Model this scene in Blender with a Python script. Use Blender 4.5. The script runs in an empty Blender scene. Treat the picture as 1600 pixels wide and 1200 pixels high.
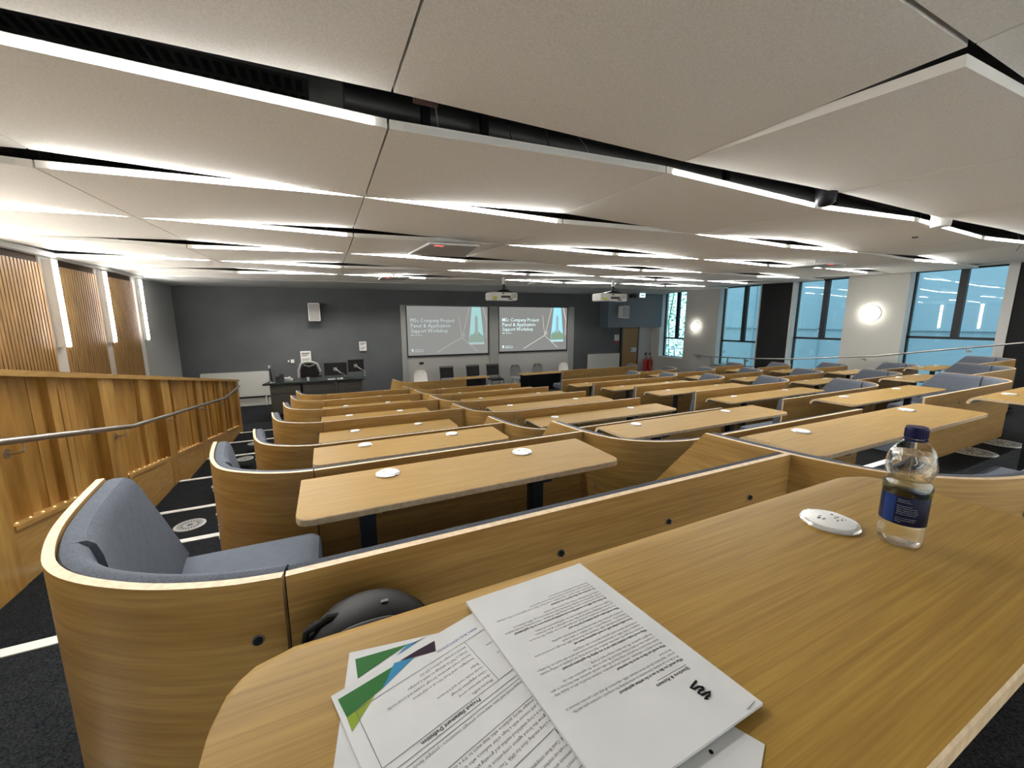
import bpy, bmesh, math, random
from mathutils import Vector, Matrix
random.seed(7)
C = bpy.context.scene
COL = C.collection
PI = math.pi
# ------------------------------------------------------------------ camera
cam_d = bpy.data.cameras.new('camera'); cam = bpy.data.objects.new('camera', cam_d); COL.objects.link(cam)
YAW, PIT, F = math.radians(25.3), math.radians(9.2), 607.0
cam.location = (0, 0, 0); cam.rotation_euler = (PI/2 - PIT, 0, -YAW)
cam_d.sensor_width = 36; cam_d.lens = F/1600*36; cam_d.clip_start = .02; cam_d.clip_end = 200
C.camera = cam
# ------------------------------------------------------------------ world, exposure
w = bpy.data.worlds.new('world'); C.world = w; w.use_nodes = True
bg = w.node_tree.nodes['Background']; bg.inputs[0].default_value = (.78, .92, 1, 1); bg.inputs[1].default_value = 1.3
C.view_settings.view_transform = 'Standard'; C.view_settings.look = 'None'; C.view_settings.exposure = 1.08; C.view_settings.gamma = 1
LED = 17.0; BEAM = 8.0
# ------------------------------------------------------------------ pixel -> place (survey of the photograph)
fw = Vector((math.sin(YAW)*math.cos(PIT), math.cos(YAW)*math.cos(PIT), -math.sin(PIT)))
rt = Vector((math.cos(YAW), -math.sin(YAW), 0)); up = rt.cross(fw)
def ray(u, v): return fw*F + rt*(u-800) - up*(v-600)
def atx(u, v, x): d = ray(u, v); return d*(x/d.x)
def aty(u, v, y): d = ray(u, v); return d*(y/d.y)
def atz(u, v, z): d = ray(u, v); return d*(z/d.z)
# ------------------------------------------------------------------ materials
def mat(name, col, rough=.5, metal=0, emit=None, es=0, spec=None, coat=0):
    m = bpy.data.materials.new(name); m.use_nodes = True; b = m.node_tree.nodes['Principled BSDF']
    b.inputs['Base Color'].default_value = (*col, 1); b.inputs['Roughness'].default_value = rough; b.inputs['Metallic'].default_value = metal
    if spec is not None: b.inputs['Specular IOR Level'].default_value = spec
    if coat: b.inputs['Coat Weight'].default_value = coat; b.inputs['Coat Roughness'].default_value = .25
    if emit: b.inputs['Emission Color'].default_value = (*emit, 1); b.inputs['Emission Strength'].default_value = es
    return m
def noisy(m, scale=(1, 1, 1), c1=(0, 0, 0), c2=(1, 1, 1), nscale=5, detail=6, bump=0, lo=.35, hi=.65, second=None, bscale=None, dist=.001):
    nt = m.node_tree; N = nt.nodes; L = nt.links; b = N['Principled BSDF']
    tc = N.new('ShaderNodeTexCoord'); mp = N.new('ShaderNodeMapping'); mp.inputs['Scale'].default_value = scale
    L.new(tc.outputs['Object'], mp.inputs[0])
    n = N.new('ShaderNodeTexNoise'); n.inputs['Scale'].default_value = nscale; n.inputs['Detail'].default_value = detail; L.new(mp.outputs[0], n.inputs[0])
    r = N.new('ShaderNodeValToRGB'); r.color_ramp.elements[0].position = lo; r.color_ramp.elements[1].position = hi
    r.color_ramp.elements[0].color = (*c1, 1); r.color_ramp.elements[1].color = (*c2, 1); L.new(n.outputs[0], r.inputs[0])
    out = r.outputs[0]
    if second:
        s2, ns2, ca, fac = second
        mp2 = N.new('ShaderNodeMapping'); mp2.inputs['Scale'].default_value = s2; L.new(tc.outputs['Object'], mp2.inputs[0])
        n2 = N.new('ShaderNodeTexNoise'); n2.inputs['Scale'].default_value = ns2; n2.inputs['Detail'].default_value = 3; L.new(mp2.outputs[0], n2.inputs[0])
        r2 = N.new('ShaderNodeValToRGB'); r2.color_ramp.elements[0].position = .38; r2.color_ramp.elements[1].position = .62
        r2.color_ramp.elements[0].color = (*ca, 1); r2.color_ramp.elements[1].color = (1, 1, 1, 1); L.new(n2.outputs[0], r2.inputs[0])
        mx = N.new('ShaderNodeMix'); mx.data_type = 'RGBA'; mx.blend_type = 'MULTIPLY'; mx.inputs[0].default_value = fac
        L.new(out, mx.inputs[6]); L.new(r2.outputs[0], mx.inputs[7]); out = mx.outputs[2]
    L.new(out, b.inputs['Base Color'])
    if bump:
        bn = N.new('ShaderNodeTexNoise'); bn.inputs['Scale'].default_value = bscale or nscale; bn.inputs['Detail'].default_value = 4; L.new(mp.outputs[0], bn.inputs[0])
        bp = N.new('ShaderNodeBump'); bp.inputs['Strength'].default_value = bump; bp.inputs['Distance'].default_value = dist
        L.new(bn.outputs[0], bp.inputs['Height']); L.new(bp.outputs[0], b.inputs['Normal'])
    return m
OA, OB = (.285, .165, .034), (.385, .238, .048)
oak_top = noisy(mat('oak veneer tabletop', OB, .5, spec=.16), (1.2, 30, 6), OA, OB, 4, 10, .25, .3, .72, ((.7, 60, 9), 5, (.84, .78, .68), .8), None, .0006)
oak_panel = noisy(mat('oak veneer upright', OB, .36, coat=.12), (1.6, 1.6, 32), (.41, .245, .072), (.59, .37, .12), 3.6, 7, .15, .3, .72, ((.5, .5, 9), 3, (.80, .74, .66), .8), None, .0005)
ply_edge = noisy(mat('plywood edge', (.66, .5, .3), .5), (3, 3, 3), (.60, .44, .25), (.74, .57, .35), 20, 3)
underside = mat('table underside', (.30, .31, .32), .6)
fabric = noisy(mat('grey wool fabric', (.16, .17, .19), .95, spec=.15), (1, 1, 1), (.092, .105, .130), (.158, .177, .212), 420, 3, .35, .35, .65, ((1, 1, 1), 30, (.88, .88, .88), .6), 500, .0008)
carpet = noisy(mat('charcoal carpet', (.03, .032, .034), 1, spec=.05), (1, 1, 1), (.009, .010, .012), (.036, .039, .042), 160, 4, .8, .35, .65, ((3, 3, 3), 4, (.75, .77, .8), .6), 220, .003)
tier_paint = mat('carpet riser', (.03, .032, .034), 1)
white_trim = mat('white nosing', (.82, .83, .80), .5)
black_metal = mat('black steel', (.018, .019, .022), .42, .3)
black_plastic = mat('black plastic', (.015, .015, .017), .4)
dark_plastic = mat('charcoal plastic', (.05, .052, .056), .5)
grey_plastic = mat('grey plastic', (.35, .35, .34), .5)
lgrey = mat('light grey board', (.40, .40, .385), .55)
white_plastic = mat('white plastic', (.78, .78, .76), .35)
white_paint = mat('white paint', (.74, .74, .72), .6)
steel = mat('brushed steel', (.52, .50, .48), .32, 1)
chrome = mat('chrome', (.8, .8, .8), .12, 1)
pcol = (.86, .85, .815)
acoustic = noisy(mat('beige acoustic felt', pcol, .95, spec=.1), (1, 1, 1), tuple(c*.93 for c in pcol), tuple(c*1.05 for c in pcol), 110, 4, .25, .35, .65, None, 260, .002)
felt_edge = mat('white board edge', (.80, .79, .75), .7)
plenum = noisy(mat('dark ceiling void', (.03, .03, .03), .9), (1, 1, 1), (.012, .012, .011), (.05, .05, .045), 3, 4)
duct = mat('galvanised duct', (.16, .16, .155), .4, .6)
wall_dark = noisy(mat('slate grey wall paint', (.12, .125, .13), .8), (1, 1, 1), (.085, .094, .100), (.100, .109, .115), 1.5, 3)
wall_grey = mat('pale grey wall paint', (.42, .43, .43), .8)
wall_white = mat('off white wall paint', (.66, .66, .63), .8)
bulk_mat = mat('bulkhead blue grey paint', (.13, .165, .20), .7)
slat_wood = noisy(mat('cedar slats', (.42, .22, .09), .5), (8, 8, .6), (.27, .155, .055), (.43, .265, .10), 5, 5)
groove = mat('slat backing', (.05, .03, .018), .9)
ply_wall = noisy(mat('honey timber panelling', (.5, .27, .09), .38, coat=.2), (5, 5, .8), (.43, .235, .055), (.66, .40, .11), 3, 6, .1, .3, .7, ((1.2, 1.2, .25), 3, (.72, .62, .5), .8))
ply_base = noisy(mat('honey plywood base', (.5, .27, .09), .42, coat=.15), (1.6, 1.6, 12), (.42, .245, .065), (.58, .355, .11), 3, 6, .05, .3, .7)
led = mat('led diffuser', (1, 1, 1), .5, emit=(1, .985, .95), es=LED)
led_near = mat('led diffuser of the near strips', (1, 1, 1), .5, emit=(1, .985, .95), es=9)
led_off = mat('unlit diffuser', (.72, .73, .70), .6)
lamp = mat('wall lamp diffuser', (1, 1, 1), .5, emit=(1, .95, .87), es=32)
lamp_soft = mat('round lamp diffuser', (1, 1, 1), .5, emit=(1, .94, .82), es=11)
warm_led = mat('small warm led', (1, 1, 1), .5, emit=(1, .62, .26), es=.8)
frame_dark = mat('anthracite window frame', (.02, .024, .028), .45)
blind_black = mat('black roller blind', (.010, .011, .012), .85)
door_wood = mat('oak door', (.27, .155, .055), .5)
red = mat('extinguisher red', (.45, .02, .015), .35)
radiator_m = mat('radiator enamel', (.55, .56, .53), .45)
whitechair = mat('white shell', (.72, .71, .68), .4)
greychair = mat('grey shell', (.17, .175, .18), .5)
paper = noisy(mat('white paper', (.5, .5, .5), .75), (1, 1, 1), (.56, .57, .57), (.61, .62, .62), 9, 3)
ink = mat('black print', (.03, .03, .035), .7, spec=.08)
ink2 = mat('grey print', (.13, .13, .14), .7, spec=.08)
marker = mat('black marker', (.006, .006, .008), .5, spec=.08)
green_i = mat('green print', (.018, .13, .022), .5, spec=.08); lime_i = mat('lime print', (.21, .30, .015), .5, spec=.08)
blue_i = mat('sky blue print', (.03, .21, .40), .5, spec=.08); plum_i = mat('plum print', (.02, .006, .016), .5, spec=.08); link_i = mat('blue print', (.05, .06, .35), .6, spec=.08)
nylon = noisy(mat('black nylon', (.012, .013, .015), .6, spec=.3), (1, 1, 1), (.003, .0035, .004), (.007, .0075, .008), 300, 3, .3, .35, .65, None, 300, .001)
navy = mat('navy cap', (.006, .007, .055), .45, spec=.2)
label_m = noisy(mat('navy bottle label', (.012, .016, .07), .4, spec=.15), (1, 1, 1), (.003, .004, .017), (.006, .010, .038), 22, 3)
label_print = mat('label print', (.4, .42, .5), .5)
red_tag = mat('red indicator', (.7, .1, .1), .5, emit=(1, .15, .15), es=.6)
yellow = mat('yellow sticker', (.6, .6, .05), .5)
def emis(name, c, s=1):
    s *= .56
    m = mat(name, (0, 0, 0), .6, emit=c, es=s, spec=.2); return m
sl_bg = emis('slide background', (.245, .245, .235)); sl_bg2 = emis('bright slide background', (.225, .225, .215))
sl_txt = emis('faded slide text', (.50, .60, .60)); sl_txt2 = emis('bright slide text', (.75, 1, 1), 1.0)
sl_line = emis('faded slide lines', (.36, .37, .35)); sl_line2 = emis('bright slide lines', (.62, .60, .56))
sl_sky = emis('faded slide sky', (.33, .57, .56)); sl_sky2 = emis('bright slide sky', (.33, .74, .92))
sl_tow = emis('faded slide tower', (.29, .33, .31)); sl_tow2 = emis('bright slide tower', (.30, .42, .46))
sl_tree = emis('faded slide trees', (.24, .32, .27)); sl_tree2 = emis('bright slide trees', (.22, .33, .22))
exit_m = emis('exit sign light', (.55, 1, .95), 1.6)
def glassy(name, tint, ior=1.45, rough=0.0):
    m = bpy.data.materials.new(name); m.use_nodes = True; nt = m.node_tree; b = nt.nodes['Principled BSDF']
    b.inputs['Base Color'].default_value = (*tint, 1); b.inputs['Transmission Weight'].default_value = 1; b.inputs['IOR'].default_value = ior
    b.inputs['Roughness'].default_value = rough; return m
def pane(name, tint, refl):
    m = bpy.data.materials.new(name); m.use_nodes = True; nt = m.node_tree; N = nt.nodes; L = nt.links
    N.remove(N['Principled BSDF']); t = N.new('ShaderNodeBsdfTransparent'); t.inputs[0].default_value = (*tint, 1)
    g = N.new('ShaderNodeBsdfGlossy'); g.inputs['Roughness'].default_value = .01; g.inputs[0].default_value = (.9, 1, 1, 1)
    fr = N.new('ShaderNodeFresnel'); fr.inputs[0].default_value = refl
    gm = N.new('ShaderNodeNewGeometry'); iv = N.new('ShaderNodeMath'); iv.operation = 'SUBTRACT'; iv.inputs[0].default_value = 1; L.new(gm.outputs['Backfacing'], iv.inputs[1])
    mu = N.new('ShaderNodeMath'); mu.operation = 'MULTIPLY'; L.new(fr.outputs[0], mu.inputs[0]); L.new(iv.outputs[0], mu.inputs[1])
    mx = N.new('ShaderNodeMixShader'); L.new(mu.outputs[0], mx.inputs[0]); L.new(t.outputs[0], mx.inputs[1]); L.new(g.outputs[0], mx.inputs[2])
    L.new(mx.outputs[0], N['Material Output'].inputs[0]); return m
win_glass = pane('window glass', (.72, .86, .90), 1.7)
pet = pane('clear bottle plastic', (.985, .99, .99), 1.75)
water_m = glassy('water', (.99, 1, 1), 1.2)
def part_clear(m, f):
    nt = m.node_tree; t_ = nt.nodes.new('ShaderNodeBsdfTransparent'); mx = nt.nodes.new('ShaderNodeMixShader'); mx.inputs[0].default_value = f
    nt.links.new(nt.nodes['Principled BSDF'].outputs[0], mx.inputs[1]); nt.links.new(t_.outputs[0], mx.inputs[2]); nt.links.new(mx.outputs[0], nt.nodes['Material Output'].inputs[0])
part_clear(water_m, .45)
clear_ring = mat('clear outlet rim', (.75, .75, .75), .15, .6)
# ------------------------------------------------------------------ mesh builder
class MB:
    def __init__(s): s.v = []; s.f = []; s.m = []
    def add(s, vs, fs, mi=0):
        o = len(s.v); s.v += [tuple(p) for p in vs]
        for i, f in enumerate(fs): s.f.append([o+k for k in f]); s.m.append(mi[i] if isinstance(mi, (list, tuple)) else mi)
        return s
    def box(s, x0, x1, y0, y1, z0, z1, mi=0):
        x0, x1 = sorted((x0, x1)); y0, y1 = sorted((y0, y1)); z0, z1 = sorted((z0, z1))
        return s.add([(x0,y0,z0),(x1,y0,z0),(x1,y1,z0),(x0,y1,z0),(x0,y0,z1),(x1,y0,z1),(x1,y1,z1),(x0,y1,z1)],
                     [(0,3,2,1),(4,5,6,7),(0,1,5,4),(1,2,6,5),(2,3,7,6),(3,0,4,7)], mi)
    def obox(s, c, ax, ay, az, mi=0):   # oriented box: centre and half-axis vectors
        c, ax, ay, az = map(Vector, (c, ax, ay, az)); vs = []
        for k in (-1, 1):
            for a, b in ((-1,-1),(1,-1),(1,1),(-1,1)): vs.append(c+ax*a+ay*b+az*k)
        return s.add(vs, [(0,3,2,1),(4,5,6,7),(0,1,5,4),(1,2,6,5),(2,3,7,6),(3,0,4,7)], mi)
    def prism(s, poly, z0, z1, mi=0, mside=None):
        n = len(poly); vs = [(x, y, z0) for x, y in poly] + [(x, y, z1) for x, y in poly]
        fs = [list(range(n))[::-1], list(range(n, 2*n))] + [(i, (i+1) % n, n+(i+1) % n, n+i) for i in range(n)]
        return s.add(vs, fs, [mi, mi] + [mi if mside is None else mside]*n)
    def rings(s, rs, closed=False, mi=0, caps=True, capmi=None):   # rs: rings of equal length
        n = len(rs[0]); vs = [p for r in rs for p in r]; fs = []; ms = []
        R = len(rs)
        for a in range(R if closed else R-1):
            b = (a+1) % R
            for i in range(n):
                j = (i+1) % n; fs.append((a*n+i, a*n+j, b*n+j, b*n+i)); ms.append(mi[i] if isinstance(mi, (list, tuple)) else mi)
        if caps and not closed:
            cm = capmi if capmi is not None else (mi if not isinstance(mi, (list, tuple)) else mi[0])
            fs.append(tuple(range(n))[::-1]); fs.append(tuple((R-1)*n+i for i in range(n))); ms += [cm, cm]
        return s.add(vs, fs, ms)
    def tube(s, pts, r, seg=8, mi=0):
        pts = [Vector(p) for p in pts]; rs = []
        for i, p in enumerate(pts):
            t = (pts[min(i+1, len(pts)-1)]-pts[max(i-1, 0)]).normalized()
            a = t.cross(Vector((0, 0, 1)));
            if a.length < 1e-3: a = t.cross(Vector((1, 0, 0)))
            a.normalize(); b = t.cross(a); rr = r[i] if isinstance(r, (list, tuple)) else r
            rs.append([p + a*rr*math.cos(2*PI*k/seg) + b*rr*math.sin(2*PI*k/seg) for k in range(seg)])
        return s.rings(rs, mi=mi)
    def lathe(s, prof, c=(0, 0, 0), seg=24, mi=0, caps=True):
        c = Vector(c); return s.rings([[c+Vector((r*math.cos(2*PI*k/seg), r*math.sin(2*PI*k/seg), z)) for k in range(seg)] for r, z in prof], mi=mi, caps=caps)
    def disc(s, c, n, r, h, seg=16, mi=0):
        c, n = Vector(c), Vector(n).normalized(); a = n.orthogonal().normalized(); b = n.cross(a)
        return s.rings([[c+n*t + (a*math.cos(2*PI*k/seg)+b*math.sin(2*PI*k/seg))*r for k in range(seg)] for t in (0, h)], mi=mi)
    def build(s, name, mats, parent=None, origin=None, smooth=True, bevel=0):
        if not isinstance(mats, (list, tuple)): mats = [mats]
        og = Vector(origin) if origin is not None else (parent['_o'] if parent is not None and False else None)
        off = Vector(origin) if origin is not None else Vector((0, 0, 0))
        if parent is not None: off = WORLD[parent.name]
        me = bpy.data.meshes.new(name); me.from_pydata([tuple(Vector(p)-off) for p in s.v], [], s.f)
        for m in mats: me.materials.append(m)
        me.polygons.foreach_set('material_index', s.m)
        bm = bmesh.new(); bm.from_mesh(me); bmesh.ops.recalc_face_normals(bm, faces=bm.faces)
        if bevel: bmesh.ops.bevel(bm, geom=[e for e in bm.edges if len(e.link_faces) == 2 and e.calc_face_angle(0) > .6], offset=bevel, segments=2, affect='EDGES')
        bm.to_mesh(me); bm.free()
        if smooth:
            me.polygons.foreach_set('use_smooth', [True]*len(me.polygons)); me.set_sharp_from_angle(angle=math.radians(38))
        o = bpy.data.objects.new(name, me); COL.objects.link(o)
        if parent is not None: o.parent = parent; WORLD[o.name] = off.copy()
        else: o.location = off; WORLD[o.name] = off.copy()
        return o
WORLD = {}
def tag(o, label=None, cat=None, group=None, kind=None):
    if label: o['label'] = label
    if cat: o['category'] = cat
    if group: o['group'] = group
    if kind: o['kind'] = kind
    return o
def thing(name, label, cat, loc, group=None):
    o = bpy.data.objects.new(name, None); COL.objects.link(o); o.location = loc; o.empty_display_size = .1
    WORLD[o.name] = Vector(loc); return tag(o, label, cat, group)
def struct(name, mb, mats, parent=None, smooth=False):
    o = mb.build(name, mats, parent, smooth=smooth)
    if parent is None: o['kind'] = 'structure'
    return o
def text_mb(mb, s, org, ax, ay, size, mi=0, width=None, spacing=1.0, bold=0, lift=Vector((0, 0, 0))):
    cu = bpy.data.curves.new('t', 'FONT'); cu.body = s; cu.size = 1; cu.resolution_u = 1; cu.space_character = spacing; cu.offset = bold
    ob = bpy.data.objects.new('t', cu); COL.objects.link(ob); dg = bpy.context.evaluated_depsgraph_get(); dg.update()
    me = bpy.data.meshes.new_from_object(ob.evaluated_get(dg)); ax, ay, org = Vector(ax), Vector(ay), Vector(org)
    xs = [v.co.x for v in me.vertices] or [0, 1]; sx = size
    if width: sx = width/max(xs)
    mb.add([org + ax*(v.co.x*sx) + ay*(v.co.y*size) + lift for v in me.vertices], [tuple(p.vertices) for p in me.polygons], mi)
    bpy.data.objects.remove(ob); bpy.data.curves.remove(cu); bpy.data.meshes.remove(me)
# ------------------------------------------------------------------ levels
FL = [1.14, 1.385, 1.627, 1.87, 1.98, 2.095, 2.205, 2.315, 2.42]      # depth of each tier below the eye
YL = [None, .775, 2.02, 3.28, 4.50, 5.74, 6.97, 8.20, 9.35]           # back of each bench row, outer blocks
YM = [None, .33, 1.58, 2.82, 4.08, 5.36, 6.60, 7.85, 9.10]            # inner blocks
FRONT, RIGHT, LEFT, BACK = 13.2, 13.15, -3.6, -2.2
def base(x): return 1.005 + .0145*x
# floor: stepped tiers
def edges(kind):
    if kind == 'aisle': return [BACK]+[YL[r]+.22 for r in range(1, 9)]+[FRONT]
    if kind == 'L': return [BACK]+[YL[r]+.06 for r in range(1, 9)]+[FRONT]
    if kind == 'M': return [BACK]+[YM[r]+.06 for r in range(1, 9)]+[FRONT]
    if kind == 'C': return [BACK]+[YM[r]+.20 for r in range(1, 9)]+[FRONT]
    if kind == 'R': return [BACK]+[YL[r]+.55 for r in range(1, 9)]+[FRONT]
fl = MB()
for k, x0, x1 in (('aisle', -1.8, -.58), ('L', -.58, 1.47), ('M', 1.47, 3.95), ('C', 3.95, 5.03), ('M', 5.03, 7.6), ('L', 7.6, 9.95), ('R', 9.95, RIGHT)):
    e = edges(k)
    for r in range(9): fl.box(x0, x1, e[r], e[r+1], -FL[r], -2.7)
fl.box(LEFT, -1.8, BACK, FRONT, -2.42, -2.7)
struct('floor', fl, carpet)
nz = MB()
for r in range(0, 8):
    y = edges('aisle')[r+1]; nz.box(-1.79, -.60, y-.055, y+.004, -FL[r]-.012, -FL[r]+.006)
struct('trim_1', nz, white_trim)
nz = MB()
for r in range(0, 8):
    y = edges('C')[r+1]; nz.box(3.95, 5.03, y-.055, y+.004, -FL[r]-.012, -FL[r]+.006)
struct('trim_2', nz, white_trim)
nz = MB(); e = edges('M')
nz.box(1.9, 3.9, .95, 1.01, -1.385, -1.379)
# ------------------------------------------------------------------ walls
wb = MB(); wb.box(LEFT-.2, RIGHT+.2, FRONT, FRONT+.2, -2.7, 1.6); struct('wall_front', wb, wall_dark)
wb = MB(); wb.box(LEFT-.2, RIGHT+.2, BACK-.2, BACK, -2.7, 1.6); struct('wall_back', wb, wall_grey)
wb = MB(); wb.box(LEFT-.2, LEFT, BACK, FRONT, -2.7, 1.6); struct('wall_left', wb, wall_grey)
# white upright strips between timber panels on the left wall
for i, (a, b) in enumerate(((7.9, 8.16), (9.35, 9.58), (10.77, 11.0), (5.0, 5.3))):
    m = MB(); m.box(LEFT, LEFT+.035, a, b, -2.42, .93); struct('trim_%d' % (10+i), m, white_paint)
# timber slat panels
slp = [(5.32, 7.88, 'nearest the camera'), (8.17, 9.34, 'between the two nearer wall lights'), (9.59, 10.76, 'furthest along, beside the front corner'), (2.0, 4.98, 'at the left edge of the view')]
for i, (a, b, where) in enumerate(slp):
    t = thing('timber_slat_panel', 'timber slatted acoustic panel on the left wall, ' + where, 'wall panel', (LEFT, (a+b)/2, -2.42), 'slatted timber panels')
    m = MB(); m.box(LEFT+.002, LEFT+.02, a, b, -2.42, .93); m.build('backing_board', groove, t)
    m = MB(); y = a
    while y < b-.04: m.box(LEFT+.02, LEFT+.055, y, y+.042, -2.42, .80); y += .066
    m.build('slats', slat_wood, t, smooth=False)
# vertical wall lights, left; the last two added out of view for extra light
for i, (y, zb, where) in enumerate(((7.95, -.38, 'nearest of the three'), (9.42, -.38, 'middle of the three'), (10.95, -.40, 'furthest of the three, nearest the corner'), (6.48, -.38, 'just outside the left edge of the view'), (5.0, -.38, 'level with the second bench row'), (3.53, -.38, 'level with the third bench row'))):
    t = thing('wall_light', 'tall white box light on the left wall, ' + where, 'wall light', (LEFT+.035, y, zb), 'tall wall lights')
    m = MB(); xo = LEFT+.14-.02*(i % 3); m.box(LEFT+.035, xo, y, y+.11, zb, .87); m.build('housing', white_paint, t)
    m = MB(); m.box(xo, xo+.012, y+.005, y+.105, zb+.01, .86); m.build('diffuser', lamp, t)
# upper margin strip and soffit over the slats
m = MB(); m.box(LEFT, LEFT+.12, BACK, FRONT, .90, .97); struct('trim_3', m, wall_grey)
# front soffit (plain plasterboard band)
def zs(x): return base(x)
m = MB(); m.add([(LEFT, 11.15, zs(LEFT)-.03), (RIGHT, 11.15, zs(RIGHT)-.0), (RIGHT, FRONT, 1.10), (LEFT, FRONT, .92),
                 (LEFT, 11.15, 1.5), (RIGHT, 11.15, 1.5), (RIGHT, FRONT, 1.5), (LEFT, FRONT, 1.5)],
                [(0,3,2,1),(4,5,6,7),(0,1,5,4),(1,2,6,5),(2,3,7,6),(3,0,4,7)])
struct('trim_4', m, wall_grey)
m = MB(); m.box(LEFT-.2, RIGHT+.2, BACK-.2, FRONT+.2, 1.6, 1.75); struct('ceiling', m, plenum)
# ------------------------------------------------------------------ right wall with windows
WZ0 = -1.52
wins = [(11.42, 12.72, WZ0, 12.05, -.72), (8.46, 9.95, -1.62, 9.12, -.72), (6.02, 7.42, -1.75, 6.66, -.52), (3.20, 4.74, -1.75, 3.90, -.40)]
segs = [(BACK, 1.2), (3.05, 3.20), (4.74, 6.02), (7.42, 7.46), (8.42, 8.46), (9.95, 11.42), (12.72, FRONT)]
m = MB()
for a, b in segs: m.box(RIGHT, RIGHT+.45, a, b, -2.7, 1.6)
for a, b, z, _, _ in wins: m.box(RIGHT, RIGHT+.45, a, b, -2.7, z); m.box(RIGHT, RIGHT+.45, a, b, 1.22, 1.6)
m.box(RIGHT, RIGHT+.45, 1.2, 3.05, 1.22, 1.6); m.box(RIGHT, RIGHT+.45, 7.46, 8.42, 1.22, 1.6); m.box(RIGHT+.2, RIGHT+.45, 1.2, 3.05, -2.7, 1.22); m.box(RIGHT+.2, RIGHT+.45, 7.46, 8.42, -2.7, 1.22)
struct('wall_right', m, wall_white)
for i, (a, b, z, ym, zt) in enumerate(wins):
    xw = RIGHT + .30
    t = bpy.data.objects.new('window_%d' % (i+1), None); COL.objects.link(t); t['kind'] = 'structure'; t.location = (xw, (a+b)/2, z); WORLD[t.name] = Vector(t.location)
    m = MB(); fwd = .035
    m.box(xw-.04, xw+.04, a, a+fwd, z, 1.22); m.box(xw-.04, xw+.04, b-fwd, b, z, 1.22); m.box(xw-.04, xw+.04, a, b, z, z+fwd); m.box(xw-.04, xw+.04, a, b, 1.22-fwd, 1.22)
    m.box(xw-.05, xw+.05, ym-.065, ym+.065, zt, 1.22); m.box(xw-.04, xw+.04, a, b, zt-.03, zt+.03)
    m.build('window_frame', frame_dark, t, smooth=False)
    m = MB(); m.box(xw-.005, xw+.005, a+fwd, b-fwd, z+fwd, 1.22-fwd); m.build('window_glass', win_glass, t, smooth=False)
    m = MB(); m.box(RIGHT-.02, xw-.04, a, b, z-.02, z+.012); m.build('window_sill', white_paint, t, smooth=False)
for i, (a, b, where) in enumerate(((1.2, 3.05, 'at the right edge of the view'), (7.46, 8.42, 'between the second and third windows'))):
    m = MB(); m.box(RIGHT+.02, RIGHT+.10, a, b, -2.0, 1.2)
    tag(m.build('window_blind', blind_black, smooth=False), 'full height black blind covering the window bay ' + where, 'blind', 'black window blinds')
# outside: pale building face, ground, hedge
m = MB(); m.box(20, 20.4, -6, 16.8, -4, 9); m.box(19.9, 20, -6, 16.8, -.35, -.30); m.box(19.9, 20, -6, 16.8, 2.2, 2.24)
for y in (-2, 1, 4, 7, 10, 13): m.box(19.9, 20, y, y+.05, -4, 9)
cl = mat('pale cladding', (.33, .42, .47), .7)
tag(m.build('neighbouring_building', cl, smooth=False), 'pale blue clad building wall seen through the three nearer windows', 'building')
m = MB(); m.box(RIGHT+.5, 40, -10, 30, -4.2, -4); struct('ground', m, mat('outdoor paving', (.25, .27, .26), .9))
leaf = noisy(mat('hedge leaves', (.05, .16, .07), .6), (1, 1, 1), (.06, .18, .10), (.42, .72, .46), 9, 4)
nt = leaf.node_tree; tr = nt.nodes.new('ShaderNodeBsdfTranslucent'); tr.inputs[0].default_value = (.25, .6, .35, 1); mx = nt.nodes.new('ShaderNodeMixShader'); mx.inputs[0].default_value = .5
nt.links.new(nt.nodes['Principled BSDF'].outputs[0], mx.inputs[1]); nt.links.new(tr.outputs[0], mx.inputs[2]); nt.links.new(mx.outputs[0], nt.nodes['Material Output'].inputs[0])
random.seed(3); m = MB()
for i in range(9000):
    p = Vector((15.2+random.random()*1.1, 12.2+random.random()*8.2, -2.6+random.random()*6)); 
    a = Vector((random.gauss(0, 1), random.gauss(0, 1), random.gauss(0, 1))).normalized(); b = a.orthogonal().normalized(); s_ = .03+.035*random.random()
    m.add([p-a*s_*1.6, p+b*s_*.6, p+a*s_*1.6, p-b*s_*.6], [(0, 1, 2, 3)])
for i in range(7): 
    y = 12.6+i*1.1; m.tube([(16.2, y, -4), (16.1, y+.2, 0), (16.3, y-.1, 3)], [.06, .04, .015], 6)
tag(m.build('hedge', leaf, smooth=False), 'leafy green hedge outside the furthest window', 'hedge', kind='stuff')
m = MB(); m.box(14.4, 14.45, 10.5, 19, -1.25, -1.19); m.box(14.4, 14.45, 10.5, 19, -1.65, -1.61)
for k in range(8): m.box(14.4, 14.45, 10.8+k*1.1, 10.84+k*1.1, -4, -1.2)
tag(m.build('outdoor_railing', steel), 'pale metal railing outside the furthest window', 'railing')
# round wall lights
for y, z, r, where in ((10.89, -.21, .17, 'on the pier beside the furthest window'), (5.42, .20, .20, 'on the wide white pier between the two nearer windows')):
    t = thing('round_wall_light', 'round glowing white wall light ' + where, 'wall light', (RIGHT, y, z-r))
    m = MB(); m.disc((RIGHT, y, z), (-1, 0, 0), r*1.04, .03, 32); m.build('back_plate', white_paint, t)
    m = MB(); m.rings([[(RIGHT-.03-h, y+rr*math.cos(2*PI*k/32), z+rr*math.sin(2*PI*k/32)) for k in range(32)] for rr, h in ((r, 0), (r, .03), (r*.85, .055), (r*.5, .07))]); m.build('diffuser', lamp_soft, t)
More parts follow.
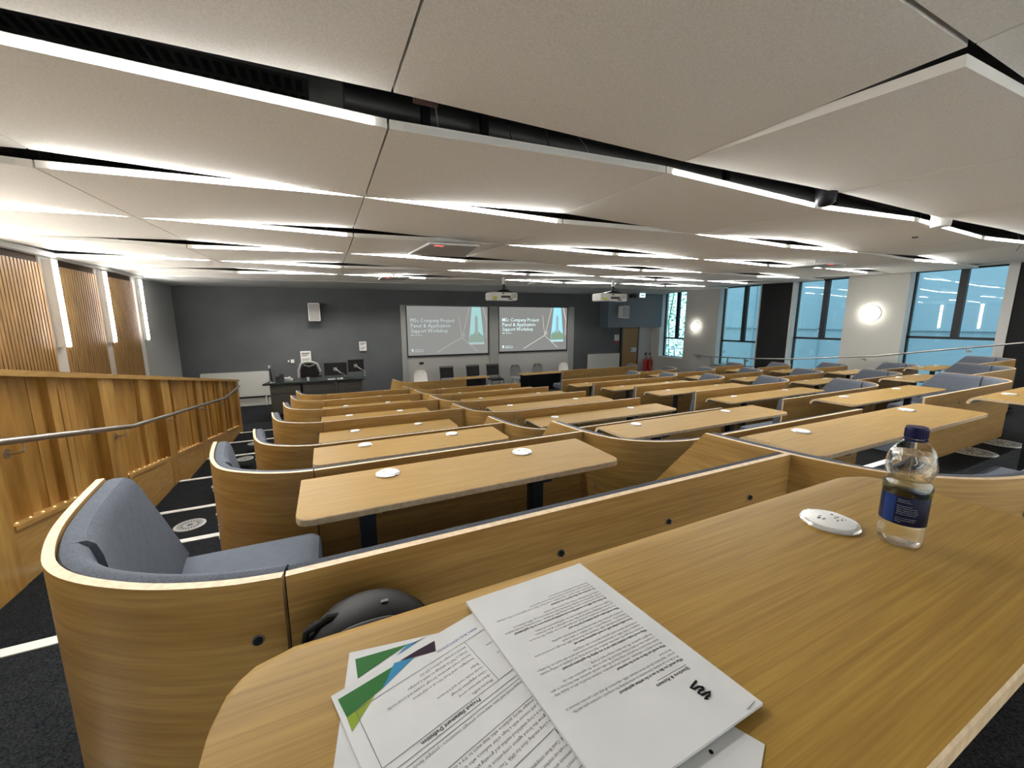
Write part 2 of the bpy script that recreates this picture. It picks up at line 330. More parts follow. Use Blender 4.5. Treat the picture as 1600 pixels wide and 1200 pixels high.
# right handrail
t = thing('wall_handrail', 'long thin steel handrail along the window wall', 'handrail', (12.95, 7, -1.3))
pts = [atx(1084, 554, 12.95), atx(1110, 557, 12.95), atx(1164, 560, 12.95), atx(1240, 561, 12.95), atx(1370, 556, 12.95), atx(1480, 546, 12.95), atx(1602, 535.5, 12.95)]
pts.append(pts[-1]+(pts[-1]-pts[-2]).normalized()*1.0)
m = MB(); m.tube(pts, .021, 10); m.build('rail', steel, t)
for px in (1088, 1163, 1349, 1513):
    for a, b in zip(pts, pts[1:]):
        ua = [800+F*(p@rt)/(p@fw) if False else 800+F*p.dot(rt)/p.dot(fw) for p in (a, b)]
        if ua[0] <= px <= ua[1]:
            q = a.lerp(b, (px-ua[0])/(ua[1]-ua[0])); m = MB(); m.tube([q, q+Vector((0, 0, -.08)), q+Vector((.2, 0, -.09))], .010, 6); m.disc(q+Vector((.16, 0, -.09)), (1, 0, 0), .035, .035, 12); m.build('bracket', steel, t)
m = MB()
for y in (8.6, 9.25, 9.9): m.box(12.93, 12.97, y, y+.04, -2.4, -1.3)
m.box(12.94, 12.96, 8.6, 9.94, -1.62, -1.58); m.build('balustrade', steel, t)
# ------------------------------------------------------------------ front wall fittings
YF = FRONT
m = MB(); m.box(10.25, RIGHT, YF-.55, YF, -.26, 1.12); struct('trim_5', m, bulk_mat)
m = MB(); m.box(12.36, RIGHT, YF-.02, YF, -2.42, -.26); struct('trim_6', m, wall_grey)
t = bpy.data.objects.new('door_1', None); COL.objects.link(t); t['kind'] = 'structure'; t.location = (11.85, YF, -2.42); WORLD[t.name] = Vector(t.location)
m = MB(); m.box(11.46, 12.32, YF-.06, YF-.02, -2.42, -.29); m.build('door_leaf', door_wood, t, smooth=False)
m = MB(); m.box(11.38, 11.46, YF-.08, YF, -2.42, -.26); m.box(12.32, 12.36, YF-.08, YF, -2.42, -.26); m.build('door_frame', frame_dark, t, smooth=False)
m = MB(); m.box(11.95, 12.24, YF-.10, YF-.06, -1.24, -1.20); m.box(11.95, 12.24, YF-.065, YF-.06, -1.34, -1.14, 1); m.build('push_bar', [steel, steel], t)
# surround board for the two screens
m = MB(); m.box(2.2, 8.95, YF-.03, YF, -2.42, .52); m.box(2.2, 2.36, YF-.07, YF-.03, -2.42, .52, 1); m.box(5.32, 5.66, YF-.07, YF-.03, -2.42, .52, 1); m.box(8.72, 8.95, YF-.07, YF-.03, -2.42, .55, 1)
struct('wall_panelling', m, [lgrey, mat('grey surround', (.30, .31, .30), .6)])
def screen(x0, x1, z0, z1, label, bgm, tx, ln, sky, tow, tree, bold):
    y = YF-.06; t = thing('projection_screen', label, 'screen', ((x0+x1)/2, YF-.03, z0), 'projection screens'); W, H = x1-x0, z1-z0
    m = MB(); m.box(x0-.03, x1+.05, y, YF-.031, z0-.06, z1+.01); m.build('screen_frame', black_plastic, t, smooth=False)
    m = MB(); m.box(x0, x1, y-.01, y, z0, z1); m.build('projected_slide', bgm, t, smooth=False)
    P = lambda u, v, d=0: Vector((x0+u*W, y-.012-d, z1-v*H))
    m = MB(); ax, az = Vector((1, 0, 0)), Vector((0, 0, 1))
    for s_, u, v, wd in (('MSc Company Project', .035, .325, .53), ('Panel & Application', .038, .43, .475), ('Support Workshop', .04, .535, .44)):
        text_mb(m, s_, P(u, v), ax, az, .185, width=wd*W, bold=bold)
    text_mb(m, 'BBS Careers', P(.04, .60), ax, az, .075, width=.13*W, bold=bold)
    text_mb(m, 'UNIVERSITY OF', P(.075, .895), ax, az, .05, width=.11*W, bold=bold); text_mb(m, 'BIRMINGHAM', P(.075, .93), ax, az, .05, width=.11*W, bold=bold)
    m.add([P(.04, .865), P(.06, .865), P(.06, .91), P(.05, .935), P(.04, .91)], [(0, 1, 2, 3, 4)])
    m.build('slide_text', tx, t, smooth=False)
    def line(m, a, b, w_): 
        a, b = P(*a), P(*b); d = (b-a).normalized(); n = Vector((-d.z, 0, d.x))*w_; m.add([a-n, b-n, b+n, a+n], [(0, 1, 2, 3)])
    m = MB(); line(m, (.62, .18), (.655, .64), .009); line(m, (.76, .0), (.665, .63), .011); line(m, (.34, .95), (.655, .65), .013); line(m, (.655, .65), (.86, .95), .011)
    m.add([P(.675+.028*math.cos(k*PI/6), .60+.05*math.sin(k*PI/6), -.002) for k in range(12)], [tuple(range(12))]); line(m, (.94, .0), (.985, .30), .02); line(m, (.985, .3), (.975, .66), .012); m.build('slide_lines', ln, t, smooth=False)
    m = MB(); m.add([P(.79, 0, .001), P(.905, 0, .001), P(.95, .78, .001), P(.745, .78, .001)], [(0, 1, 2, 3)]); m.build('slide_picture_sky', sky, t, smooth=False)
    m = MB(); m.add([P(.825, .70, .002), P(.83, .32, .002), P(.828, .24, .002), P(.848, .16, .002), P(.868, .24, .002), P(.866, .32, .002), P(.872, .70, .002)], [tuple(range(7))]); m.build('slide_picture_tower', tow, t, smooth=False)
    m = MB(); 
    top = [(.757, .64), (.78, .57), (.80, .60), (.815, .54), (.85, .62), (.88, .53), (.91, .59), (.94, .62)]
    m.add([P(.748, .76, .003)]+[P(u, v, .003) for u, v in top]+[P(.947, .76, .003)], [tuple(range(10))]); m.build('slide_picture_trees', tree, t, smooth=False)
    m = MB(); line(m, (.76, .795), (.95, .795), .012)
    for u in (.80, .838, .872, .915): line(m, (u, .66), (u+.004, .77), .02)
    m.build('slide_picture_people', tx, t, smooth=False)
screen(2.40, 5.24, -1.14, .49, 'left projection screen with a washed out grey title slide', sl_bg, sl_txt, sl_line, sl_sky, sl_tow, sl_tree, 0.0)
screen(5.70, 8.60, -1.11, .51, 'right projection screen with the crisper, brighter copy of the slide', sl_bg2, sl_txt2, sl_line2, sl_sky2, sl_tow2, sl_tree2, .003)
# white wall boxes
def speaker(px, where):
    a, b = px; t = thing('wall_speaker', where, 'speaker', ((a[0]+b[0])/2, YF-.1, a[2]-.55)); yy = YF-(.1 if a[0] < 5 else .6)
    m = MB(); m.box(a[0], b[0], yy-.18, yy+.1, b[2], a[2]); m.build('cabinet', white_plastic, t, bevel=.015)
    m = MB(); m.box(a[0]+.02, b[0]-.02, yy-.188, yy-.18, b[2]+.02, a[2]-.02); m.build('grille', grey_plastic, t)
    m = MB(); m.disc(((a[0]+b[0])/2, yy-.189, (a[2]+b[2])/2), (0, -1, 0), .02, .004); m.build('badge', steel, t)
speaker(((-.45, 0, .52), (-.14, 0, 0.0)), 'pale boxy loudspeaker high on the dark front wall, above the presenter desk')
speaker(((10.75, 0, .60), (11.15, 0, .12)), 'pale boxy loudspeaker on the front wall near the door')
for k, (nm, lab, cat, u0, v0, u1, v1) in enumerate((
    ('notice', 'framed white notice high on the dark wall above the monitors', 'notice', 561, 534, 573, 548),
    ('notice', 'printed white notice above the black chair at the presenter desk', 'notice', 469, 549, 487, 568),
    ('switch_plate', 'small white switch plate on the dark wall left of the notice', 'switch', 454, 562, 460, 567),
    ('call_button', 'tiny round white button left of the switch plate', 'button', 449.5, 563, 452, 566),
    ('notice', 'small white notice on the front wall left of the door', 'notice', 961, 523, 967, 532),
    ('warning_sign', 'small red sign on the front wall above the notice by the door', 'sign', 962, 503, 968, 507),
    ('fire_alarm_point', 'small red call point below the notice by the door', 'alarm', 961, 533, 966, 536),
    ('wall_socket', 'dark wall socket below the left screen', 'socket', 655, 566, 662, 569))):
    a, b = aty(u0, v0, YF-.04), aty(u1, v1, YF-.04); red_ = 'red' in lab
    t = thing(nm, lab, cat, ((a.x+b.x)/2, YF-.04, min(a.z, b.z)))
    y1 = YF if 'socket' not in nm else YF-.03
    m = MB(); m.box(a.x, b.x, YF-.05, y1, a.z, b.z); m.build('plate', red if red_ else (black_plastic if nm == 'wall_socket' else white_plastic), t, bevel=.004)
    if nm == 'notice':
        m = MB(); w_ = b.x-a.x; h_ = a.z-b.z
        for q, (p0, p1) in enumerate(((.12, .2), (.26, .3), (.34, .38), (.6, .64), (.7, .73), (.78, .82))): m.box(a.x+.12*w_, b.x-.12*w_*(1+q % 3), YF-.053, YF-.05, a.z-p0*h_, a.z-p1*h_)
        m.build('printed_text', ink2, t, smooth=False)
# exit sign and dark camera box by the bulkhead
a = aty(1004, 461.5, YF-.9)
t = thing('exit_sign', 'glowing green white exit sign hung below the ceiling by the far window', 'exit sign', a)
m = MB(); m.box(a.x-.15, a.x+.15, a.y, a.y+.04, a.z-.09, a.z+.09); m.build('housing', white_plastic, t)
m = MB(); m.box(a.x-.14, a.x+.14, a.y-.008, a.y, a.z-.08, a.z+.08); m.build('lit_face', exit_m, t)
m = MB(); m.box(a.x-.02, a.x+.09, a.y-.012, a.y-.008, a.z-.015, a.z+.015); m.add([(a.x-.02, a.y-.012, a.z-.045), (a.x-.09, a.y-.012, a.z), (a.x-.02, a.y-.012, a.z+.045)], [(0, 1, 2)]); m.build('arrow', mat('exit green', (0, .25, .12), .5), t)
m = MB(); m.tube([(a.x, a.y+.02, a.z+.09), (a.x, a.y+.02, 1.13)], .01, 6); m.build('hanger', white_plastic, t)
a = aty(989.5, 463, YF-.7); t = thing('room_camera', 'small black camera box beside the exit sign', 'camera', a)
m = MB(); m.box(a.x-.12, a.x+.12, a.y-.05, a.y+.1, a.z-.07, a.z+.07); m.build('body', black_plastic, t, bevel=.01); m = MB(); m.box(a.x-.02, a.x+.02, a.y-.02, a.y+.02, a.z+.07, 1.13); m.build('mount', black_plastic, t)
# radiators
for x0, x1, z0, z1, lab in ((-3.2, -1.6, -2.14, -1.43, 'wide pale radiator on the front wall behind the timber stair wall'), (9.68, 11.3, -2.08, -1.36, 'wide pale radiator on the front wall left of the door')):
    t = thing('radiator', lab, 'radiator', ((x0+x1)/2, YF, z0))
    m = MB(); m.box(x0, x1, YF-.12, YF-.02, z0, z1); m.build('front_panel', radiator_m, t, bevel=.012)
    m = MB()
    for k in range(40): xx = x0+.02+k*(x1-x0-.04)/40; m.box(xx, xx+.012, YF-.105, YF-.03, z1, z1+.012)
    m.build('top_grille', grey_plastic, t)
    m = MB(); m.box(x0+.1, x0+.14, YF-.09, YF, z0-.3, z0); m.box(x1-.14, x1-.1, YF-.09, YF, z0-.3, z0); m.build('feet', radiator_m, t)
m = MB(); m.box(LEFT, -1.4, YF-.04, YF, -2.42, -2.20); struct('baseboard_front', m, radiator_m)
# fire extinguishers
for px, lab in ((1008, 'red fire extinguisher at the far end, left of the pair'), (1015, 'red fire extinguisher at the far end, right of the pair')):
    a = aty(px, 567, YF-.2); t = thing('fire_extinguisher', lab, 'fire extinguisher', (a.x, a.y, -2.2), 'fire extinguishers by the door')
    m = MB(); m.lathe([(.03, -2.18), (.08, -2.17), (.085, -2.1), (.085, -1.75), (.06, -1.68), (.025, -1.65)], (a.x, a.y, 0), 16); m.build('cylinder', red, t)
    m = MB(); m.tube([(a.x, a.y, -1.65), (a.x, a.y, -1.60), (a.x+.07, a.y-.02, -1.57)], .015, 6); m.tube([(a.x+.04, a.y, -1.6), (a.x+.11, a.y-.02, -1.75), (a.x+.09, a.y-.05, -2.0)], .012, 6); m.build('hose', black_plastic, t)
    m = MB(); m.box(a.x-.06, a.x+.06, a.y-.10, a.y-.03, -2.2, -2.17); m.build('bracket', black_metal, t)
    b = aty(px+1, 553, YF-.03); t = thing('safety_sign', lab.replace('red fire extinguisher', 'small dark sign above the fire extinguisher'), 'sign', (b.x, b.y, b.z-.05))
    m = MB(); m.box(b.x-.055, b.x+.055, YF-.035, YF-.02, b.z-.06, b.z+.06); m.build('plate', mat('dark sign', (.08, .03, .03), .5), t)
# ------------------------------------------------------------------ ceiling panels with light strips
XJ = [-3.52, -1.58, .36, 2.30, 4.24, 6.18, 8.12, 10.06, 12.0, 13.13]
GY = [-.75, .75, 2.10, 3.60, 5.10, 6.60, 8.10, 9.60, 11.12]
LIT = {  # row (near gap index) -> lit columns
 2: (0, 1, 3, 4, 5, 6, 7), 3: (1, 2, 4, 5, 7), 4: (0, 1, 3, 4, 5, 6, 7), 5: (1, 2, 4, 5, 7), 6: (0, 1, 3, 4, 5, 6, 7), 7: (1, 2, 4, 5, 6, 7)}
def isopen(j, g):   # j joint index (0 -> x=-3.52), g gap index (2 -> y=2.10)
    return ((j-2)+(g-1)) % 2 == 1
def corner(j, g, side, row):
    b = base(XJ[j]); 
    if g == 2:
        if side == 'far': return b + {2: .068, 3: .045}.get(j, .07 if isopen(j, g) else .05)
        return b + (-.028 if isopen(j, g) else {3: .022}.get(j, .03))
    if g == 1: return b
    if g == len(GY)-1: return b+.0
    if isopen(j, g): return b + (.058 if side == 'far' else -.036)
    return b + (.0 if side == 'far' else .004)
ordn = ['first', 'second', 'third', 'fourth', 'fifth', 'sixth', 'seventh', 'eighth', 'ninth']
coln = ['first', 'second', 'third', 'fourth', 'fifth', 'sixth', 'seventh', 'eighth', 'ninth']
for r in range(0, len(GY)-1):
    for j in range(len(XJ)-1):
        if r == 0 and j < 1: continue
        x0, x1 = XJ[j]+.006, XJ[j+1]-.006; ya = GY[r] + {1: .02, 2: .155, 3: .03}.get(r, .015); yb = GY[r+1]
        za0, za1 = corner(j, r, 'near', r), corner(j+1, r, 'near', r); zb0, zb1 = corner(j, r+1, 'far', r), corner(j+1, r+1, 'far', r)
        if r == 1 and j == 3: za0 -= .065      # stepped joint over the camera's right
        lab = 'beige ceiling panel, %s row from the back, %s column from the left wall' % (ordn[r], coln[j])
        t = thing('ceiling_panel', lab, 'ceiling panel', ((x0+x1)/2, (ya+yb)/2, min(za0, za1)), 'suspended ceiling panels')
        n = 5; m = MB(); T = .045
        def Z(u, v): return (za0*(1-u)+za1*u)*(1-v)+(zb0*(1-u)+zb1*u)*v
        vs = []; fs = []; ms = []
        for lay in (0, T):
            for b_ in range(n+1):
                for a_ in range(n+1):
                    u, v = a_/n, b_/n; vs.append((x0+(x1-x0)*u, ya+(yb-ya)*v, Z(u, v)+lay))
        N1 = (n+1)**2
        for b_ in range(n):
            for a_ in range(n):
                q = b_*(n+1)+a_; fs.append((q, q+n+1, q+n+2, q+1)); ms.append(0); fs.append((N1+q, N1+q+1, N1+q+n+2, N1+q+n+1)); ms.append(1)
        for a_ in range(n):
            for q0, q1 in ((a_, a_+1), (n*(n+1)+a_+1, n*(n+1)+a_), ((a_+1)*(n+1), a_*(n+1)), (a_*(n+1)+n, (a_+1)*(n+1)+n)):
                fs.append((q0, q1, N1+q1, N1+q0)); ms.append(1)
        m.add(vs, fs, ms); m.build('acoustic_board', [acoustic, felt_edge], t)
        if r >= 2 or r == 0 or j <= 1:
            h = .031 if r <= 3 else .021; ins = .07; m = MB(); yy = ya-.004; nn = 6; vs = []
            on = j in LIT.get(r, range(9) if r == 0 else ())  # unseen row behind the camera is lit as an addition to brighten the foreground
            for k in range(nn+1):
                u = (ins + (x1-x0-2*ins)*k/nn)/(x1-x0); xx = x0+(x1-x0)*u; z = Z(u, 0)
                vs += [(xx, yy, z+.003), (xx, yy, z+.003+h), (xx, yy+.004, z+.003), (xx, yy+.004, z+.003+h)]
            fs = []
            for k in range(nn): q = 4*k; fs += [(q, q+4, q+5, q+1), (q+1, q+5, q+7, q+3), (q, q+2, q+6, q+4)]
            m.add(vs, fs); m.build('light_strip', (led_near if r == 2 else led) if on else led_off, t, smooth=False)
            if on:
                ld = bpy.data.lights.new('strip_beam', 'AREA'); ld.shape = 'RECTANGLE'; ld.size = x1-x0-2*ins; ld.size_y = .03; ld.energy = BEAM*(5.5 if r == 0 else 1.3 if r == 2 else 1); ld.color = (1, .985, .95); ld.spread = math.radians(125)  # rear row beams strengthened as added fill for the foreground table
                lo = bpy.data.objects.new('strip_beam', ld); COL.objects.link(lo); lo.parent = t; zc_ = Z(.5, 0)+.022
                lo.location = Vector(((x0+x1)/2, ya-.012, zc_))-WORLD[t.name]; lo.rotation_euler = (math.radians(-35), math.atan2(za0-za1, x1-x0), 0)
# services in the void
t = thing('cable_tray', 'dark perforated cable tray running above the ceiling gap at upper left', 'cable tray', (0, 2.6, 1.25))
m = MB(); m.box(-3, .0, 2.45, 2.75, 1.22, 1.232); m.box(-3, 0, 2.44, 2.45, 1.22, 1.28); m.box(-3, 0, 2.75, 2.76, 1.22, 1.28); m.build('tray', duct, t, smooth=False)
m = MB()
for k in range(60): m.box(-2.95+k*.049, -2.95+k*.049+.03, 2.47, 2.58, 1.2185, 1.2195); m.box(-2.93+k*.049, -2.93+k*.049+.03, 2.62, 2.73, 1.2185, 1.2195)
m.build('slots', black_plastic, t, smooth=False)
m = MB(); m.tube([(0, 4.1, 1.42), (6, 4.3, 1.42), (12.5, 4.1, 1.42)], .13, 14); tag(m.build('air_duct', duct), 'round metal air duct above the ceiling panels', 'duct')
m = MB(); m.tube([(.2, 2.95, 1.4), (5, 2.85, 1.38), (12, 3.0, 1.4)], .11, 14); tag(m.build('air_duct', duct), 'round metal air duct above the gap with the two dome cameras', 'duct')
random.seed(5)
for k, (x, y) in enumerate(((.55, 2.30), (.95, 2.35), (1.15, 2.30), (1.45, 2.4), (-.75, 2.4), (.28, 5.2), (.42, 5.25), (-2.2, 3.7), (9.4, 2.3))):
    m = MB(); dx = random.uniform(-.25, .25); m.tube([(x, y, 1.6), (x+dx*.3, y+.02, 1.35), (x+dx, y-.04, 1.16), (x+dx*1.5, y+.03, 1.07)], .004, 6)
    tag(m.build('hanging_cable', black_plastic if k % 3 else grey_plastic), 'thin cable drooping through the dark ceiling void', 'cable', 'cables in the ceiling void')
for k, (x, y) in enumerate(((.62, 2.6), (1.05, 2.7), (-1.0, 2.8), (-1.7, 4.0), (-1.0, 4.0), (-.3, 4.0), (3.4, 2.6), (5.2, 2.6), (7.2, 2.6))):
    m = MB(); m.box(x, x+.05, y, y+.05, 1.1, 1.6); tag(m.build('hanger_bracket', black_metal), 'dark hanger bracket inside the ceiling void', 'bracket', 'hangers in the ceiling void')
m = MB(); a = aty(660, 163, 2.16); m.box(a.x-.05, a.x+.07, 2.12, 2.15, a.z-.01, a.z+.06); tag(m.build('junction_plate', mat('brown circuit plate', (.09, .05, .045), .5)), 'small brown perforated plate hanging at the near ceiling gap', 'plate')
# dome cameras hung on the near gap
def dome(px, py0, py1, rpx, mt, lab):
    a = aty(px, py0, 2.15); b = aty(px, py1, 2.15); r = rpx/F*a.dot(fw)*.97; t = thing('dome_camera', lab, 'camera', (a.x, a.y, b.z))
    m = MB(); h = a.z-b.z; c = (a.x, a.y, b.z)
    prof = [(r*.15, 0), (r*.55, h*.05), (r*.85, h*.22), (r*.97, h*.45), (r, h*.75), (r*1.04, h*.95)] if mt is dark_glossy else [(r*.5, 0), (r*.86, h*.02), (r*.92, h*.1), (r, h*.9)]
    m.lathe(prof, c, 28); m.build('dome', mt, t)
    m = MB(); m.lathe([(r*1.1, h*.93), (r*1.12, h*1.05), (r*.8, h*1.12)], c, 28); m.build('mount_ring', mt, t)
    m = MB(); m.tube([(a.x, a.y, a.z), (a.x, a.y, 1.6)], .012, 6); m.build('drop_rod', black_metal, t)
dark_glossy = mat('dark dome plastic', (.006, .006, .010), .5, spec=.3)
dome(1293, 289, 324, 15, dark_glossy, 'dark domed ceiling camera hanging at the near ceiling gap')
dome(1473, 332, 356, 13, white_plastic, 'white cup shaped ceiling fitting hanging right of the dark camera')
# square microphone array panels
def mic_panel(cs, lab, armtop):
    t = thing('microphone_panel', lab, 'microphone', sum(cs, Vector())/4, 'ceiling microphone panels')
    m = MB(); up_ = Vector((0, 0, .02)); m.add([c for c in cs]+[c+up_ for c in cs], [(0,1,2,3),(4,5,6,7),(0,1,5,4),(1,2,6,5),(2,3,7,6),(3,0,4,7)]); m.build('flat_panel', white_plastic, t, smooth=False)
    cc = sum(cs, Vector())/4; m = MB(); dn = Vector((0, 0, -.002))
    m.add([cc+(c-cc)*.94+dn for c in cs]+[cc+(c-cc)*.94 for c in cs], [(0,1,2,3),(4,5,6,7),(0,1,5,4),(1,2,6,5),(2,3,7,6),(3,0,4,7)]); m.build('grille', grey_plastic, t, smooth=False)
    m = MB(); 
    for d in (-.09, 0, .09): m.tube([cc+Vector((d, 0, .02)), cc+Vector((d*.3, .02, armtop))], .018, 8)
    m.build('ceiling_mount', white_plastic, t)
    q = cs[0]+(cs[1]-cs[0])*.14+(cs[3]-cs[0])*.08; m = MB(); m.box(q.x, q.x+.11, q.y-.03, q.y+.03, q.z-.006, q.z-.001); m.build('indicator', red_tag, t)
mic_panel([atz(671, 381, .93), atz(749, 385, .93), atz(727, 402, .95), atz(638, 398, .95)][:4], 'flat square microphone panel under the ceiling, left of centre', .14)
mic_panel([Vector((1.15, 9.0, .93)), Vector((1.75, 9.0, .95)), Vector((1.75, 9.6, .95)), Vector((1.15, 9.6, .93))], 'flat square microphone panel furthest from the camera', .12)
mic_panel([Vector((8.35, 4.15, 1.03)), Vector((9.0, 4.2, 1.05)), Vector((8.95, 4.85, 1.06)), Vector((8.3, 4.8, 1.04))], 'flat square microphone panel at right, near the windows', .14)
for k, (u, v, Y, lab) in enumerate(((1017, 406, 5.6, 'small white ceiling sensor bracket right of centre'), (1015, 449, 10.0, 'small white ceiling sensor bracket near the exit sign'), (831, 443, 9.2, 'small white ceiling sensor beside the left projector'))):
    a = aty(u, v, Y); t = thing('ceiling_sensor', lab, 'sensor', a); zc = base(a.x)+.02
    m = MB(); m.tube([(a.x, a.y, zc+.05), (a.x, a.y, a.z)], .02, 8); m.build('stem', white_plastic, t)
    m = MB(); m.obox(a, (.10, 0, .015), (0, .05, 0), (-.002, 0, .014)); m.build('head', white_plastic, t, bevel=.006)
# projectors
def projector(u0, v0, u1, v1, pu, pv, Y, lab):
    a, b = aty(u0, v0, Y), aty(u1, v1, Y); p = aty(pu, pv, Y+.15); t = thing('projector', lab, 'projector', ((a.x+b.x)/2, Y+.2, b.z), 'ceiling projectors')
    m = MB(); m.box(a.x, b.x, Y, Y+.42, b.z, a.z-.03); m.build('body', white_plastic, t, bevel=.02)
    m = MB(); w_ = b.x-a.x; h = a.z-b.z
    m.box(a.x+w_*.36, a.x+w_*.72, Y-.004, Y, b.z+h*.25, b.z+h*.5); m.box(a.x+w_*.62, a.x+w_*.78, Y-.006, Y, b.z+.02, b.z+h*.2); m.box(a.x+w_*.40, a.x+w_*.48, Y-.006, Y, b.z+h*.68, b.z+h*.8)
    m.build('ports', dark_plastic, t)
    m = MB(); 
    for k in range(7): m.box(a.x+w_*(.76+.03*k), a.x+w_*(.772+.03*k), Y-.004, Y, b.z+h*.25, b.z+h*.75)
    m.build('vent', grey_plastic, t)
    m = MB(); m.box(a.x+w_*.06, a.x+w_*.20, Y-.004, Y, b.z+.02, b.z+h*.4); m.build('sticker', yellow, t)
    m = MB(); m.add([(a.x+w_*.2, Y+.05, a.z-.03), (b.x-w_*.1, Y+.05, a.z-.03), (b.x-w_*.1, Y+.38, a.z-.03), (a.x+w_*.2, Y+.38, a.z-.03), (p.x-.05, Y+.1, a.z+.05), (p.x+.05, Y+.1, a.z+.05), (p.x+.05, Y+.2, a.z+.05), (p.x-.05, Y+.2, a.z+.05)], [(0,3,2,1),(4,5,6,7),(0,1,5,4),(1,2,6,5),(2,3,7,6),(3,0,4,7)]); m.build('bracket', black_metal, t)
    m = MB(); m.tube([(p.x, Y+.15, a.z+.04), (p.x, Y+.15, a.z+.17)], .035, 12); m.build('pole', black_metal, t)
    m = MB(); m.tube([(p.x, Y+.15, a.z+.17), (p.x, Y+.15, base(p.x)+.06)], .04, 12); m.build('pole_sleeve', white_plastic, t)
    m = MB(); m.tube([(b.x-w_*.3, Y+.1, a.z-.02), (b.x-w_*.4, Y-.02, a.z+.02), (p.x+.03, Y+.1, a.z+.12)], .008, 6); m.build('cable', black_plastic, t)
projector(768, 454, 809, 469.5, 787, 440, 8.8, 'white projector hung from the ceiling in front of the screens, left one')
projector(940, 456, 980, 471, 958, 443, 8.6, 'white projector hung from the ceiling nearer the door, right one')
a = aty(963.5, 475, 8.8); m = MB(); m.box(a.x-.05, a.x+.05, a.y, a.y+.1, a.z-.06, a.z+.06)
# downlights in the soffit
for k, u in enumerate((424, 488, 553, 625, 668, 761, 846, 900)):
    a = aty(u, 437.5+(u-424)*.022, 11.9); zc = (zs(a.x)-.03*(RIGHT-a.x)/16.75)*.66 + (.92+.18*(a.x-LEFT)/16.75)*.34
    t = thing('downlight', 'small recessed downlight in the front soffit, %s from the left' % coln[k], 'downlight', (a.x, 11.85, zc), 'downlights over the front wall')
    m = MB(); m.lathe([(.035, -.004), (.05, -.008), (.055, .0)], (a.x, 11.85, zc), 16, caps=False); m.build('trim_ring', white_plastic, t)
    m = MB(); m.lathe([(.001, -.002), (.034, -.003), (.035, .004)], (a.x, 11.85, zc), 16); m.build('lamp_face', lamp_soft if k % 3 != 1 else white_plastic, t)
    ld = bpy.data.lights.new('downlight_beam', 'SPOT'); ld.energy = 60; ld.spot_size = 2.4; ld.spot_blend = .8; ld.shadow_soft_size = .04; ld.color = (1, .95, .88)
    lo = bpy.data.objects.new('downlight_beam', ld); COL.objects.link(lo); lo.parent = t; lo.location = (0, 0, -.02)
# ------------------------------------------------------------------ timber wall along the left aisle
XW = -1.8
def zt(y): return .209-.1455*y
def zl(y): return -.748-.148*y
t = thing('timber_stair_wall', 'honey coloured timber panelled low wall beside the left stair aisle', 'low wall', (XW, 5, -2.42))
y0, y1 = .6, 9.93
def slab(m, ya, yb, fz0, fz1, xa, xb, mi=0):
    m.add([(xa, ya, fz0(ya)), (xb, ya, fz0(ya)), (xb, yb, fz0(yb)), (xa, yb, fz0(yb)), (xa, ya, fz1(ya)), (xb, ya, fz1(ya)), (xb, yb, fz1(yb)), (xa, yb, fz1(yb))],
          [(0,3,2,1),(4,5,6,7),(0,1,5,4),(1,2,6,5),(2,3,7,6),(3,0,4,7)], mi)
m = MB(); slab(m, y0, y1, lambda y: -2.42, lambda y: zt(y)-.04, XW-.16, XW-.10); m.build('core', ply_wall, t, smooth=False)
m = MB(); slab(m, y0, y1+.02, lambda y: zt(y)-.04, zt, XW-.18, XW+.03); m.build('top_rail', ply_base, t, smooth=False)
m = MB(); slab(m, y0, y1, lambda y: -2.42, lambda y: zl(y)-.03, XW-.1, XW+.0); m.build('base_panel', ply_base, t, smooth=False)
posts = [(1.75, 2.0), (3.02, 3.27), (4.47, 4.72), (5.80, 6.03), (7.08, 7.31), (8.37, 8.58), (9.72, 9.93)]
for a, b in posts:
    m = MB(); slab(m, a, b, lambda y: -2.42, lambda y: zt(y)-.04, XW-.1, XW+.004); m.build('post', ply_wall, t, smooth=False)
random.seed(11)
for (a0, a), (b, b0) in zip([(0, y0)]+posts, posts):
    if b-a < .2: continue
    m = MB(); slab(m, a, b, lambda y: zl(y)-.03, zl, XW-.1, XW+.012); m.build('ledge', ply_base, t, smooth=False)
    m = MB(); y = a+.01
    while y < b-.03:
        wd = random.choice((.07, .10, .13, .16)); yb_ = min(y+wd, b-.005); dep = random.choice((.02, .035, .05, .065)); sk = random.uniform(-.02, .02)
        z0a, z1a = zl(y), zt(y)-.04; z0b, z1b = zl(yb_), zt(yb_)-.04; xf = XW-.10+dep
        m.add([(XW-.1, y, z0a), (xf+sk, y, z0a), (xf-sk, yb_, z0b), (XW-.1, yb_, z0b), (XW-.1, y, z1a), (xf+sk, y, z1a), (xf-sk, yb_, z1b), (XW-.1, yb_, z1b)],
              [(0,3,2,1),(4,5,6,7),(0,1,5,4),(1,2,6,5),(2,3,7,6),(3,0,4,7)]); y = yb_
    m.build('angled_planks', ply_wall, t, smooth=False)
    m = MB(); n = int((b-a)/.12)
    for k in range(n): yy = a+.08+k*.12; m.box(XW-.030, XW-.020, yy-.004, yy+.004, zl(yy)-.002, zl(yy)+.005)
    m.build('uplights', warm_led, t, smooth=False)
t = thing('stair_handrail', 'round steel handrail on the timber wall of the left aisle', 'handrail', (XW+.07, 5, -1.2))
pts = [Vector((XW+.075, 1.2, -.36)), atx(0, 691, XW+.075), atx(207, 666, XW+.075), atx(290, 641, XW+.075), atx(351, 622, XW+.075), atx(366, 610, XW+.075), atx(374, 603, XW+.075)]
m = MB(); m.tube(pts, .021, 12); m.build('rail', steel, t)
